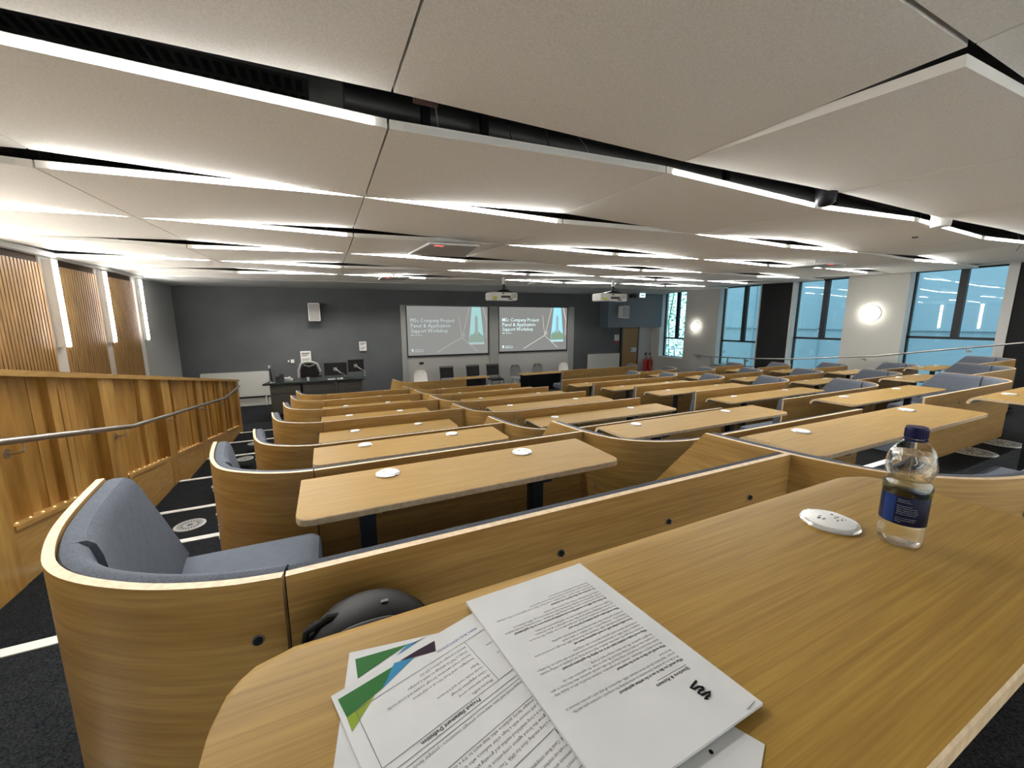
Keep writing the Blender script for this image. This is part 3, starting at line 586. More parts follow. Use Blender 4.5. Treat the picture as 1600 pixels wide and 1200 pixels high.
for u in (22, 188, 270, 317, 348, 371):
    for a, b in zip(pts[1:], pts[2:]):
        ua = [800+F*p.dot(rt)/p.dot(fw) for p in (a, b)]
        if ua[0] <= u <= ua[1]+.5:
            q = a.lerp(b, (u-ua[0])/(ua[1]-ua[0])); m = MB(); m.tube([q, q+Vector((0, 0, -.07)), q+Vector((-.012, 0, -.08)), q+Vector((-.075, 0, -.08))], .007, 6); m.disc(q+Vector((-.07, 0, -.08)), (-1, 0, 0), .03, .006, 14); m.build('bracket', steel, t); break
# ------------------------------------------------------------------ floor diffusers
def vent(x, y, z, lab, r=.1):
    t = thing('floor_vent', lab, 'floor vent', (x, y, z), 'round floor vents')
    m = MB(); m.lathe([(r, 0), (r, .006), (r*.82, .008), (r*.82, .004)], (x, y, z), 28, caps=False); m.build('rim', grey_ring, t)
    m = MB(); m.lathe([(r*.82, .001), (r*.82, .004)], (x, y, z), 28)
    m.build('dark_plate', dark_plastic, t)
    m = MB()
    for k in range(24):
        a = 2*PI*k/24
        for q0, q1 in ((.2, .48), (.54, .80)): 
            c, s_ = math.cos(a), math.sin(a); n = Vector((-s_, c, 0))*r*.055*(q1+.3); A = Vector((x+c*r*q0, y+s_*r*q0, z+.006)); B = Vector((x+c*r*q1, y+s_*r*q1, z+.006)); m.add([A-n*.5, B-n, B+n, A+n*.5], [(0, 1, 2, 3)])
    m.build('slots', grey_ring, t, smooth=False)
grey_ring = mat('pale grey vent', (.42, .43, .42), .45)
where_row = ['nearest the camera', 'second from the camera', 'third from the camera', 'fourth from the camera', 'fifth from the camera', 'sixth from the camera']
for k, r in enumerate((2, 3, 4, 5, 6)):
    a = {2: (297, 821), 3: (348, 758), 4: (383, 717), 5: (398, 693)}.get(r)
    if a: q = atz(*a, -FL[r]); x, y = q.x, q.y
    else: x, y = -1.1, YL[r+1]-.4
    vent(x, y, -FL[r]+.0, 'round pale floor vent in the left stair aisle, ' + where_row[k], .105)
for (u, v), lab in (((1515, 705), 'round pale floor vent under the right tables, the nearer'), ((1562, 692), 'round pale floor vent under the right tables, the further')):
    q = atz(u, v, -FL[1]); vent(q.x, q.y, -FL[1], lab, .2)
# ------------------------------------------------------------------ benches
WING = [(0, 0), (.075, .012), (.15, .035), (.22, .065), (.28, .10), (.34, .143), (.39, .19), (.43, .245), (.46, .31), (.488, .39), (.51, .48), (.532, .61), (.552, .76)]
def smooth_path(P, n=3):
    out = []
    for i in range(len(P)-1):
        p0 = P[max(i-1, 0)]; p1 = P[i]; p2 = P[i+1]; p3 = P[min(i+2, len(P)-1)]
        for k in range(n):
            t = k/n; out.append(tuple(.5*((2*p1[a])+(-p0[a]+p2[a])*t+(2*p0[a]-5*p1[a]+4*p2[a]-p3[a])*t*t+(-p0[a]+3*p1[a]-3*p2[a]+p3[a])*t**3) for a in (0, 1)))
    return out+[P[-1]]
def normals(path):
    out = []
    for i, p in enumerate(path):
        a = Vector(path[max(i-1, 0)]); b = Vector(path[min(i+1, len(path)-1)]); d = (b-a).normalized(); out.append((Vector((-d.y, d.x)), d))
    return out
def sweep(m, path, prof, sgn, mi, capmi, endshift=None, startshift=None):
    nm = normals(path); rs = []
    for i, p in enumerate(path):
        n, d = nm[i]; ring = []
        for (o, z) in prof:
            q = Vector(p)+n*(o*sgn)
            if endshift and i == len(path)-1: q = q + d*endshift(z)
            if startshift and i == 0: q = q - d*startshift(z)
            ring.append((q.x, q.y, z))
        rs.append(ring)
    m.rings(rs, mi=mi, capmi=capmi)
def inset_poly(poly, d):
    n = len(poly); out = []; area = sum(poly[i][0]*poly[(i+1) % n][1]-poly[(i+1) % n][0]*poly[i][1] for i in range(n)); sg = 1 if area > 0 else -1
    for i in range(n):
        p0, p, p1 = Vector(poly[i-1]), Vector(poly[i]), Vector(poly[(i+1) % n]); a = (p-p0).normalized(); b = (p1-p).normalized()
        na, nb = Vector((-a.y, a.x))*sg, Vector((-b.y, b.x))*sg; nn = (na+nb); l = max(nn.length_squared/2, .35); out.append(tuple(p+nn/l*d*1.0))
    return out
def bench(label, group, X0, X1, Y, s, r, near=False):
    """straight back from X1 (plain end) to X0, then the wing curves forward; s=-1 wing at left, +1 wing at right"""
    F0, F1 = FL[r-1], FL[r]; top = -(F1-.915); zse = -F1+.45
    t = thing('bench_seat', label, 'bench', ((X0+X1)/2, Y+.3, -F1), group)
    wing = [(X0+s*a, Y+b) for a, b in smooth_path(WING)]; str_ = [(X1, Y), (X0-s*.004, Y)]
    TH = .018
    def es(z): return max(0, min(1, (top-z)/(top-zse)))*.36
    # straight back panel
    m = MB(); sweep(m, str_, [(0, -F0), (0, top), (TH, top), (TH, -F0)], s, [0, 1, 0, 1], 1); m.build('back_panel', [oak_panel, ply_edge], t, smooth=False)
    zl_ = [top, top-.12, zse+.06, zse, -F1]
    prof = [(0, z) for z in zl_[::-1]]+[(TH, z) for z in zl_]; mi = [0]*4+[1]+[0]*4+[1]
    m = MB(); sweep(m, [(wing[0][0]+s*.003, wing[0][1])]+wing[1:], prof, s, mi, 1, es); m.build('wing_panel', [oak_panel, ply_edge], t)
    # back cushions
    def cprof(th, tb, zb):
        return [(TH+.002, zb), (TH+.002, top-.012), (TH+.006, top-.006), (TH+.02, top-.002), (TH+th-.018, top-.004), (TH+th-.004, top-.018), (TH+th+.004, top-.05), (TH+(th+tb)/2, (top+zb)/2), (TH+tb, zb)]
    m = MB(); sweep(m, [(X1, Y), (X0-s*.006, Y)], cprof(.042, .11, zse), s, 0, 0); m.build('back_cushion', fabric, t)
    pr = cprof(.05, .08, zse-.01)
    k = 25
    m = MB(); sweep(m, [(wing[0][0]+s*.006, wing[0][1])]+wing[1:k], pr, s, 0, 0); m.build('corner_cushion', fabric, t)
    m = MB(); w2 = wing[k-1:]; w2 = [(w2[0][0]+(w2[1][0]-w2[0][0])*.04, w2[0][1]+(w2[1][1]-w2[0][1])*.04)]+w2[1:]; sweep(m, w2, cprof(.062, .11, zse-.01), s, 0, 0, lambda z: es(z)-.012); m.build('end_cushion', fabric, t)
    # seat cushion (chaise under the wing, bench along the back)
    nm = normals(wing); inn = [tuple(Vector(p)+nm[i][0]*s*(TH+.004)) for i, p in enumerate(wing)]
    e_ = Vector(inn[-1])+nm[-1][1]*.34; xs = X0+s*(-.02)
    poly = [(X1+s*.0, Y+TH+.004)]+inn+[tuple(e_), (xs+s*.03, e_.y-.01), (xs, e_.y-.05), (xs, Y+.56), (xs-s*.03, Y+.53), (X1, Y+.53)]
    m = MB(); rs = []
    for d, z in ((.0, zse-.13), (0, zse-.035), (.008, zse-.012), (.03, zse)): q = inset_poly(poly, d) if d else poly; rs.append([(x, y, z) for x, y in q])
    m.rings(rs); m.build('seat_cushion', fabric, t)
    pb = inset_poly(poly, .05); m = MB(); m.prism(pb, -F1, zse-.13); m.build('seat_base', dark_plastic, t, smooth=False)
    # fixing bolts on the outer face
    if r <= 5:
        zb = top-.118; xs_ = [X0+s*.05, X0-s*.045]; L_ = abs(X1-X0); n_ = max(1, int(L_/.375)); x = X0-s*(.61 if L_ < 1.8 else .7)
        while abs(x-X0) < L_-.1: xs_.append(x); x -= s*.375
        for xb in xs_:
            yb = Y + (.008 if abs(xb-X0) < .06 and (xb-X0)*s > 0 else 0); m = MB()
            m.disc((xb, yb-.0005, zb), (0, -1, 0), .011, .003, 14, 1); m.disc((xb, yb-.0035, zb), (0, -1, 0), .008, .003, 12, 0); m.build('bolt', [black_metal, steel], t)
        for i_, zz in ((30, .2), (30, .34), (30, .48), (25, .34)):
            p = wing[i_]; n_, d_ = nm[i_]; q = Vector((p[0], p[1]))-n_*s*.001; m = MB(); m.disc((q.x, q.y, top-zz), (-n_.x*s, -n_.y*s, 0), .008, .004, 10); m.build('bolt', steel, t)
    return t
rown = {1: 'nearest row', 2: 'second row from the camera', 3: 'third row from the camera', 4: 'fourth row from the camera', 5: 'fifth row from the camera', 6: 'sixth row from the camera', 7: 'seventh row from the camera', 8: 'front row'}
for r in range(1, 8): bench('oak backed grey bench in the left block, ' + rown[r], 'benches in the left block', -.105, 1.466, YL[r], -1, r)
for r in range(1, 8): bench('oak backed grey bench in the left centre block, ' + rown[r], 'benches in the left centre block', 1.97, 3.93, YM[r], -1, r)
for r in range(2, 8): bench('oak backed grey bench in the right centre block, ' + rown[r], 'benches in the right centre block', 7.30, 5.05, YM[r], 1, r)
for r in range(2, 8): bench('oak backed grey bench in the right block, ' + rown[r], 'benches in the right block', 9.38-.06*(r-2), 7.84, YL[r], 1, r)
for r in range(2, 7): bench('oak backed grey bench in the block nearest the windows, ' + rown[r], 'benches nearest the windows', 11.55-.12*(r-2), 9.92, YL[r]+.49, 1, r)
bench('oak backed grey bench at the very front, left of the two front tables', 'front benches', 2.02, 3.25, 9.7, -1, 8)
bench('oak backed grey bench at the very front, right of the two front tables', 'front benches', 9.3, 6.5, 10.1, 1, 8)
# ------------------------------------------------------------------ tables
outlet_mesh = {}
def outlet(t, x, y, z):
    if not outlet_mesh:
        m = MB(); m.lathe([(.0505, 0), (.0515, .003), (.049, .0065), (.043, .0075), (.043, .004)], (0, 0, 0), 36, caps=False); o = m.build('power_outlet', clear_ring); outlet_mesh['rim'] = o.data; bpy.data.objects.remove(o)
        m = MB(); m.lathe([(.043, .001), (.043, .0085), (.041, .0095)], (0, 0, 0), 36); o = m.build('outlet_plate', white_plastic); outlet_mesh['plate'] = o.data; bpy.data.objects.remove(o)
        m = MB()
        for cx, cy, a, b in ((-.016, .012, .010, .004), (-.012, .005, .009, .003), (.012, -.004, .003, .004), (.020, -.004, .003, .004), (.016, -.014, .004, .003), (.004, -.012, .007, .002), (.024, .008, .005, .0045), (-.006, .016, .012, .0015)): m.box(cx-a/2, cx+a/2, cy-b/2, cy+b/2, .0095, .0098)
        for k in range(8): a = k*PI/4; m.box(.018+.009*math.cos(a)-.0008, .018+.009*math.cos(a)+.0008, -.01+.009*math.sin(a)-.0008, -.01+.009*math.sin(a)+.0008, .0095, .0098)
        o = m.build('sockets', dark_plastic); outlet_mesh['sock'] = o.data; bpy.data.objects.remove(o)
    off = WORLD[t.name]; o = bpy.data.objects.new('power_outlet', outlet_mesh['rim']); COL.objects.link(o); o.parent = t; o.location = Vector((x, y, z))-off
    for nm, k in (('outlet_plate', 'plate'), ('sockets', 'sock')): c = bpy.data.objects.new(nm, outlet_mesh[k]); COL.objects.link(c); c.parent = o
def table(label, group, x0, x1, yf, r, outs, legs, dep=.375, rc=.05, modesty=False):
    z = -(FL[r]-.723); t = thing('fixed_table', label, 'table', ((x0+x1)/2, yf-.2, -FL[r]), group); TH = .024
    R = .07
    def prof(yn, yfar, cut):
        o = [(yn, z-TH), (yn, z-.003), (yn+.003, z)] + [(yn+(yfar-yn)*k/3, z) for k in (1, 2)]; n = 7; amax = math.radians(88)*cut; ii = []
        for k in range(n+1): a = amax*k/n; o.append((yfar+R*math.sin(a), z-R+R*math.cos(a))); ii.append((yfar+(R-TH)*math.sin(a), z-R+(R-TH)*math.cos(a)))
        return o + ii[::-1]
    xs = [0, .006, .015, .028, rc]; rs = []
    for side in (0, 1):
        seq = xs if side == 0 else xs[::-1]
        for d in seq:
            k = rc-math.sqrt(max(rc*rc-(rc-d)**2, 0)); k2 = k
            x = x0+d if side == 0 else x1-d; rs.append([(x, y, zz) for y, zz in prof(yf-dep+k, yf-(k if rc > .06 else 0), 1)])
    np_ = len(rs[0]); nTop = 3+2+8
    mi = [1, 1] + [0]*(nTop-3) + [1] + [2]*7 + [2]
    m = MB(); m.rings(rs, mi=mi[:np_], capmi=1); m.build('table_top', [oak_top, ply_edge, underside], t)
    for lx in legs:
        m = MB(); m.box(lx-.03, lx+.03, yf-.26, yf-.20, -FL[r]+.01, z-TH-.03); m.build('leg', black_metal, t, bevel=.004)
        m = MB(); m.box(lx-.025, lx+.025, yf-.34, yf-.04, z-TH-.03, z-TH); m.build('support_arm', black_metal, t, smooth=False)
        m = MB(); m.box(lx-.05, lx+.05, yf-.32, yf-.10, -FL[r], -FL[r]+.012); m.build('foot_plate', black_metal, t, smooth=False)
        m = MB(); m.box(lx+.05, lx+.08, yf-.31, yf-.27, z-TH-.035, z-TH); m.build('cable_clip', black_plastic, t, smooth=False)
    if modesty: m = MB(); m.box(x0+.03, x1-.03, yf-.09, yf-.07, -FL[r]+.12, z-.05); m.build('modesty_panel', black_metal, t, smooth=False)
    for ox in outs: outlet(t, ox, yf-.07, z)
    return t
T0 = table('large oak table in the foreground carrying papers and a water bottle', 'tables in the left block', -.138, 1.325, .497, 0, [], [.12, 1.05], .392, .07)
outlet(T0, .924, .40, -.417)
for r in range(1, 8): table('oak table in the left block, ' + rown[r], 'tables in the left block', -.14, 1.245, YL[r+1]-(.25 if r < 3 else .13), r, (.20, .86), (.095, .85))
for r in range(1, 8): table('oak table in the left centre block, ' + rown[r], 'tables in the left centre block', 2.16 if r == 1 else 2.08, 4.33 if r == 1 else 4.14, YM[r+1]-(.2 if r < 3 else .1), r, (2.56, 3.9) if r == 1 else (2.42, 3.6), (2.50, 3.45))
for r in range(1, 7): table('oak table in the right centre block, ' + rown[r], 'tables in the right centre block', 5.15, 7.5, YM[r+1]-(.3 if r < 3 else .16), r, (5.6, 6.9), (5.62, 6.8))
for r in range(2, 7): table('oak table in the right block, ' + rown[r], 'tables in the right block', 8.05, 9.30-.06*(r-2), YL[r+1]-(.25 if r < 3 else .13), r, (8.35, 9.0), (8.42, 9.1))
for r in range(2, 6): table('oak table in the block nearest the windows, ' + rown[r], 'tables nearest the windows', 10.25, 11.48-.12*(r-2), YL[r+1]+.49-(.25 if r < 3 else .13), r, (10.6, 11.3), (10.62, 11.4))
# front modesty tables near the screens
table('low dark fronted table before the left screen', 'front tables', 3.35, 4.45, 11.35, 8, (4.2,), (3.6, 4.2), modesty=True)
table('low dark fronted table before the right screen', 'front tables', 5.6, 7.4, 11.35, 8, (5.9, 6.8), (5.9, 7.1), modesty=True)
# ------------------------------------------------------------------ chairs along the front wall
def shell_chair(x, y, mt, lab):
    z0 = -2.42; t = thing('shell_chair', lab, 'chair', (x, y, z0), 'chairs along the front wall'); m = MB()
    rs = []
    for yy, zz, w_ in ((-.22, .43, .20), (-.12, .44, .23), (.05, .44, .23), (.17, .48, .22), (.21, .60, .215), (.23, .74, .20), (.245, .84, .15), (.25, .87, .07)):
        row = [(x+w_*math.sin(a), y+yy-.03*(math.sin(a)**2), z0+zz+.02*(math.sin(a)**2)) for a in [(-.5+k/8)*PI for k in range(9)]]; rs.append(row+[(p[0], p[1]+.012, p[2]-.012) for p in row[::-1]])
    m.rings(rs); m.build('shell', mt, t)
    for sx in (-1, 1):
        for sy in (-1, 1): m = MB(); m.tube([(x+sx*.13, y+sy*.12, z0+.44), (x+sx*.2, y+sy*.2, z0+.01)], .011, 6); m.build('leg', white_plastic if mt is whitechair else chrome, t)
def mesh_chair(x, y, lab):
    z0 = -2.42; t = thing('stacking_chair', lab, 'chair', (x, y, z0), 'chairs along the front wall')
    m = MB(); m.box(x-.22, x+.22, y-.22, y+.2, z0+.43, z0+.48); m.build('seat', black_plastic, t, bevel=.015)
    m = MB(); m.rings([[(x-.21+.42*k/6, y+.24+dy+(0 if k in (0, 6) else .02), z0+zz) for k in range(7)]+[(x+.21-.42*k/6, y+.26+dy+(0 if k in (0, 6) else .02), z0+zz) for k in range(7)] for zz, dy in ((.56, 0), (.72, .02), (.90, .05))]); m.build('backrest', dark_mesh, t)
    m = MB()
    for sx in (-1, 1): m.tube([(x+sx*.22, y+.30, z0+.93), (x+sx*.22, y+.22, z0+.5), (x+sx*.22, y-.2, z0+.45)], .014, 6)
    m.tube([(x-.22, y+.30, z0+.93), (x+.22, y+.30, z0+.93)], .014, 6); m.build('back_frame', black_metal, t)
    for sx in (-1, 1):
        for sy in (-.2, .2): m = MB(); m.tube([(x+sx*.22, y+sy*.8, z0+.45), (x+sx*.23, y+sy*1.1, z0+.01)], .011, 6); m.build('leg', black_metal, t)
dark_mesh = mat('black seat fabric', (.012, .012, .013), .8)
for u, v, kind, lab in ((656, 577, 'w', 'white shell chair at the left end of the front wall chairs'), (698, 575, 'b', 'black chair in front of the left screen, leftmost of the black three'), (739, 572, 'b', 'black chair in front of the left screen, middle of the black three'), (770, 572, 'b', 'black chair below the gap between the screens, rightmost of the black three'),
                        (804, 570, 'g', 'grey shell chair below the right screen, the left one'), (839, 568, 'g', 'grey shell chair below the right screen, the right one'), (879, 567, 'w', 'white shell chair below the right end of the right screen')):
    a = aty(u, v, 12.45)
    if kind == 'b': mesh_chair(a.x, 12.2, lab)
    else: shell_chair(a.x, 12.2, whitechair if kind == 'w' else greychair, lab)
# ------------------------------------------------------------------ presenter desk
t = thing('presenter_desk', 'long grey presenter desk with a dark top at front left', 'desk', (-.3, 11.4, -2.42))
m = MB(); m.add([(-1.52, 11.12, -1.575), (.85, 11.12, -1.575), (.85, 11.95, -1.575), (-1.35, 11.95, -1.575), (-1.52, 11.12, -1.53), (.85, 11.12, -1.53), (.85, 11.95, -1.53), (-1.35, 11.95, -1.53)], [(0,3,2,1),(4,5,6,7),(0,1,5,4),(1,2,6,5),(2,3,7,6),(3,0,4,7)]); m.build('desk_top', mat('dark green laminate', (.018, .026, .026), .35), t, smooth=False)
desk_m = mat('grey desk front', (.085, .08, .072), .55)
for k, (a, b) in enumerate(((-1.38, -.70), (-.66, .12), (.16, .78))):
    m = MB(); m.box(a, b, 11.22, 11.88, -2.34, -1.58); m.build('cabinet', desk_m, t, bevel=.004)
    m = MB(); m.box(a+.02, b-.02, 11.205, 11.22, -1.80, -1.60); m.box(a+.02, b-.02, 11.205, 11.22, -2.30, -1.83); m.build('front_panel', desk_m, t, smooth=False)
m = MB(); m.box(-1.36, .76, 11.27, 11.85, -2.42, -2.34); m.build('plinth', black_plastic, t, smooth=False)
def monitor(x, y, z, w_, h, ang, lab):
    t = thing('computer_monitor', lab, 'monitor', (x, y, -1.53), 'desk monitors'); c, s_ = math.cos(ang), math.sin(ang)
    m = MB(); m.obox((x, y, z), (w_/2*c, w_/2*s_, 0), (-.02*s_, .02*c, 0), (0, 0, h/2)); m.build('display_casing', black_plastic, t, bevel=.006)
    m = MB(); m.obox((x-.01, y-.03, z), (.045, 0, 0), (0, .012, 0), (0, 0, .045)); m.build('arm_plate', grey_plastic, t)
    m = MB(); m.tube([(x, y-.05, z), (x+.12, y-.10, z-.10), (x+.22, y+.0, z-.16), (x+.22, y, -1.53)], .017, 8); m.build('monitor_arm', grey_plastic, t)
    m = MB(); m.disc((x+.22, y, -1.53), (0, 0, 1), .05, .012); m.build('clamp', black_metal, t)
a = aty(524.5, 576.5, 11.5); monitor(a.x, 11.5, a.z, .56, .34, 0, 'black monitor seen from behind on the desk, the left one')
a = aty(556, 571, 11.5); monitor(a.x, 11.5, a.z, .42, .33, .25, 'black monitor seen from behind on the desk, the right and higher one')
for u, v, nm, lab, cat in ((521, 593, 'keyboard', 'pale keyboard lying on the presenter desk', 'keyboard'), (530, 592.5, 'control_pad', 'small pale control pad beside the keyboard', 'control pad'), (547, 591.5, 'handset', 'dark handset at the right of the desk', 'phone'), (448, 595, 'tissue_pack', 'white crumpled tissue pack on the presenter desk', 'tissues'), (482, 594.5, 'paper_cup', 'small pale cup on the desk before the black chair', 'cup')):
    a = atz(u, v, -1.53); t = thing(nm, lab, cat, (a.x, a.y, -1.53)); m = MB()
    if nm == 'keyboard': m.box(a.x-.13, a.x+.05, a.y-.05, a.y+.06, -1.53, -1.505); m.build('case', white_plastic, t, bevel=.004); m = MB(); [m.box(a.x-.12+k*.017, a.x-.107+k*.017, a.y-.04, a.y+.05, -1.505, -1.502) for k in range(10)]; m.build('keys', grey_plastic, t)
    elif nm == 'control_pad': m.box(a.x-.05, a.x+.1, a.y-.04, a.y+.06, -1.53, -1.50); m.build('case', white_plastic, t, bevel=.006); m = MB(); m.box(a.x-.03, a.x+.03, a.y-.02, a.y+.03, -1.50, -1.497); m.build('touch_face', dark_plastic, t)
    elif nm == 'handset': m.tube([(a.x-.1, a.y, -1.515), (a.x, a.y, -1.49), (a.x+.1, a.y, -1.515)], [.016, .01, .016], 8); m.build('grip', black_plastic, t); m = MB(); m.box(a.x-.1, a.x+.1, a.y-.06, a.y+.1, -1.53, -1.515); m.build('cradle', dark_plastic, t)
    elif nm == 'tissue_pack': m.rings([[(a.x+rx*math.cos(q*PI/5)*(1+.15*math.sin(q*3)), a.y+.04*math.sin(q*PI/5), z) for q in range(10)] for rx, z in ((.13, -1.53), (.15, -1.50), (.12, -1.46), (.05, -1.445))]); m.build('pack', white_plastic, t); m = MB(); m.tube([(a.x+.05, a.y, -1.46), (a.x+.08, a.y, -1.42)], [.03, .015], 6); m.build('loose_sheet', paper, t)
    else: m.lathe([(.025, 0), (.035, .08)], (a.x, a.y, -1.53), 14); m.build('cup_wall', white_plastic, t); m = MB(); m.lathe([(.036, .08), (.036, .085)], (a.x, a.y, -1.53), 14); m.build('lid', grey_plastic, t)
a = aty(423, 601, 11.3); b = aty(421, 574.5, 11.3); t = thing('gooseneck_microphone', 'slim gooseneck microphone at the left end of the desk', 'microphone', (a.x, 11.3, -1.53))
m = MB(); m.lathe([(.06, 0), (.055, .015)], (a.x+.04, 11.3, -1.53), 16); m.build('stand_base', grey_plastic, t)
m = MB(); m.tube([(a.x+.04, 11.3, -1.52), (a.x+.03, 11.3, -1.35), (b.x, 11.3, b.z)], .014, 8); m.build('stem', black_metal, t)
m = MB(); m.lathe([(.01, -.03), (.03, -.01), (.032, .03), (.015, .06)], (b.x, 11.3, b.z), 12); m.build('head', grey_plastic, t)
for u, h, lab in ((434, .16, 'small dark desk speaker by the microphone'), (441, .22, 'taller dark desk box beside the small speaker')):
    a = atz(u, 597, -1.53); t = thing('desk_speaker', lab, 'speaker', (a.x, a.y, -1.53), 'dark boxes on the desk'); m = MB(); m.box(a.x-.05, a.x+.05, a.y-.04, a.y+.04, -1.53, -1.53+h); m.build('cabinet', dark_plastic, t, bevel=.01); m = MB(); m.disc((a.x, a.y-.041, -1.53+h*.6), (0, -1, 0), .03, .003); m.build('cone', black_plastic, t)
# office chair behind the desk
a = aty(483, 585, 12.2); t = thing('office_chair', 'black office chair with grey back frame behind the presenter desk', 'chair', (a.x, 12.45, -2.42)); x = a.x+.02; y = 12.45
m = MB(); m.rings([[(x+w_*math.cos(k*PI/8)*1.0, y-.2+.06*math.sin(k*PI/8), z) for k in range(16)] for w_, z in ((.30, -1.72), (.31, -1.6), (.28, -1.4), (.24, -1.25), (.18, -1.17))]); m.build('backrest', dark_mesh, t)
m = MB(); m.tube([(x-.27, y-.3, -1.62), (x-.26, y-.3, -1.35), (x-.2, y-.3, -1.17), (x-.08, y-.3, -1.12), (x+.08, y-.3, -1.13), (x+.2, y-.3, -1.18), (x+.27, y-.3, -1.4), (x+.26, y-.3, -1.5)], .033, 8); m.tube([(x-.14, y-.29, -1.2), (x, y-.29, -1.25), (x+.14, y-.29, -1.2)], .02, 8); m.build('back_frame', grey_plastic, t)
m = MB(); m.box(x-.25, x+.25, y-.15, y+.33, -1.97, -1.88); m.build('seat', dark_mesh, t, bevel=.03)
m = MB(); m.tube([(x, y+.05, -1.97), (x, y+.05, -2.33)], .03, 10); m.build('gas_column', black_metal, t)
for k in range(5): m = MB(); m.tube([(x, y+.05, -2.34), (x+.28*math.cos(k*1.257), y+.05+.28*math.sin(k*1.257), -2.38)], .02, 6); m.tube([(x+.28*math.cos(k*1.257)-.02, y+.05+.28*math.sin(k*1.257), -2.395), (x+.28*math.cos(k*1.257)+.02, y+.05+.28*math.sin(k*1.257), -2.395)], .024, 8); m.build('castor_leg', black_plastic, t)
# crumpled tissue on the far left bench
a = atz(480, 614, -(FL[7]-.5)); 
# ------------------------------------------------------------------ papers on the foreground table
ZT = -.417
def sheet(c00, ux, uy, w_, h_, z, thick, mtl, curl=0, t=None, name='paper_sheet', nx=10, ny=14):
    m = MB(); vs = []
    def P(u, v, dz=0): q = c00+ux*(u*w_)+uy*(v*h_); return Vector((q.x, q.y, z+dz+curl*(abs(u-.5)*2)**3*(.4+.6*v)))
    for lay in (0, thick):
        for b in range(ny+1):
            for a in range(nx+1): vs.append(P(a/nx, b/ny, lay))
    N1 = (nx+1)*(ny+1); fs = []
    for b in range(ny):
        for a in range(nx): q = b*(nx+1)+a; fs += [(q, q+nx+1, q+nx+2, q+1), (N1+q, N1+q+1, N1+q+nx+2, N1+q+nx+1)]
    for a in range(nx): fs += [(a, a+1, N1+a+1, N1+a), (ny*(nx+1)+a+1, ny*(nx+1)+a, N1+ny*(nx+1)+a, N1+ny*(nx+1)+a+1)]
    for b in range(ny): q = b*(nx+1); r_ = q+nx; fs += [(q+nx+1, q, N1+q, N1+q+nx+1), (r_, r_+nx+1, N1+r_+nx+1, N1+r_)]
    m.add(vs, fs); m.build(name, mtl, t); return P
V3 = lambda x, y: Vector((x, y, 0))
# top packet: page axes as printed (upside down to the camera)
A_, B_ = atz(728, 940, ZT+.007), atz(906, 880, ZT+.007); C_ = atz(1192, 1098, ZT+.007)
uyp = (C_-B_); HP = uyp.length; uyp.normalize(); uxp = (A_-B_); WP = uxp.length; uxp.normalize()
t = thing('stapled_handout', 'stapled white printed handout with a black marker squiggle, topmost on the foreground table', 'document', (A_.x, A_.y, ZT))
zp = ZT+.007; P = sheet(B_*1.0, uxp, uyp, WP, HP, ZT+.003, .004, paper, .0, t, 'page_stack')
def PP(u, v, dz=.0002):   # page coords: u from page left, v from page top (m)
    q = B_+uxp*u+uyp*(HP-v); return Vector((q.x, q.y, zp+dz))
lines = [('b', 'What would you like to see in the written applications?'),
 ('n', "We'd like to see students demonstrate an understanding the company's operation cycle and the"), ('n', 'project. Application should show relevant skills, experience (if any) and a genuine interest in'), ('n', 'the project.'), ('s', ''),
 ('b', 'What would you like to see in the interview?'),
 ('n', "We're looking for enthusiasm, curiosity and preparation. Students should be able to display why"), ('n', "they're interested in the project, bring ideas to the table and ask questions, what they hope to gain,"), ('n', 'a complete idea of what is being delivered. Be open to hear, the application who ask'), ('n', 'thoughtful questions. We also want a deeper level of study'), ('s', ''),
 ('b', 'What would make a student stand out to you during the application process?'),
 ('n', "A student that goes the extra mile, whether that's researching our company, providing relevant"), ('n', "examples of their skills or demonstrating curiosity in how and we've will stand out. Showing a"), ('n', 'professional manner and a genuine interest is also a big plus.'), ('s', ''),
 ('b', 'How could a student with no work experience stand out?'),
 ('n', 'By showing transferable skills. Students can show their skills through personal projects,'), ('n', 'volunteering, a strong portfolio, case studies, or even a well-'), ('n', 'presented application that demonstrates their interest and capability.'), ('s', ''),
 ('b', 'What would make a great student project for you?'),
 ('n', 'A project that is innovative, practical, and applicable to our clients. We\'d love to'), ('n', 'see creative thinking, backed up by data, that could help to grow our future.'), ('n', 'Tangible outcomes or recommendations that we could implement in the future.'), ('s', ''),
 ('b', 'Are there any skills you would like to see students promote more in the applications?'),
 ('n', 'Strong communication, and problem-solving skills. Analytical, critical thinking, and data analysis'), ('n', 'are also great for our industry. Familiarity with relevant tools (e.g. CRM software) is'), ('n', 'a plus, and knowledge of basic data entry is appreciated.'), ('s', ''),
 ('b', 'Do you have any other tips for our students?'),
 ('n', 'Be proactive, don\'t wait for opportunities, create them. Tailor your application to the company'), ('n', 'and the project, and do your research and show your passion for'), ('n', 'learning. A great attitude is a must have!')]
m = MB(); v = .075; fs_ = .0054
text_mb(m, 'Questions & Answers', PP(.028, .068), uxp, uyp, .006, bold=.02); q0, q1 = PP(.028, .0705), PP(.075, .0705); m.add([q0, q1, q1-uyp*.0005, q0-uyp*.0005], [(0, 1, 2, 3)])
m2 = MB()
for k, s_ in lines:
    if k == 's': v += .0035; continue
    v += .0052
    L_ = len(s_); text_mb(m if k == 'b' else m2, s_, PP(.024, v), uxp, uyp, fs_ if k == 'b' else .005, width=min(.165, L_*.00182) if k == 'b' else min(.165, L_*.00172), bold=.02 if k == 'b' else 0)
m.build('printed_headings', ink, t, smooth=False); m2.build('printed_text', ink2, t, smooth=False)
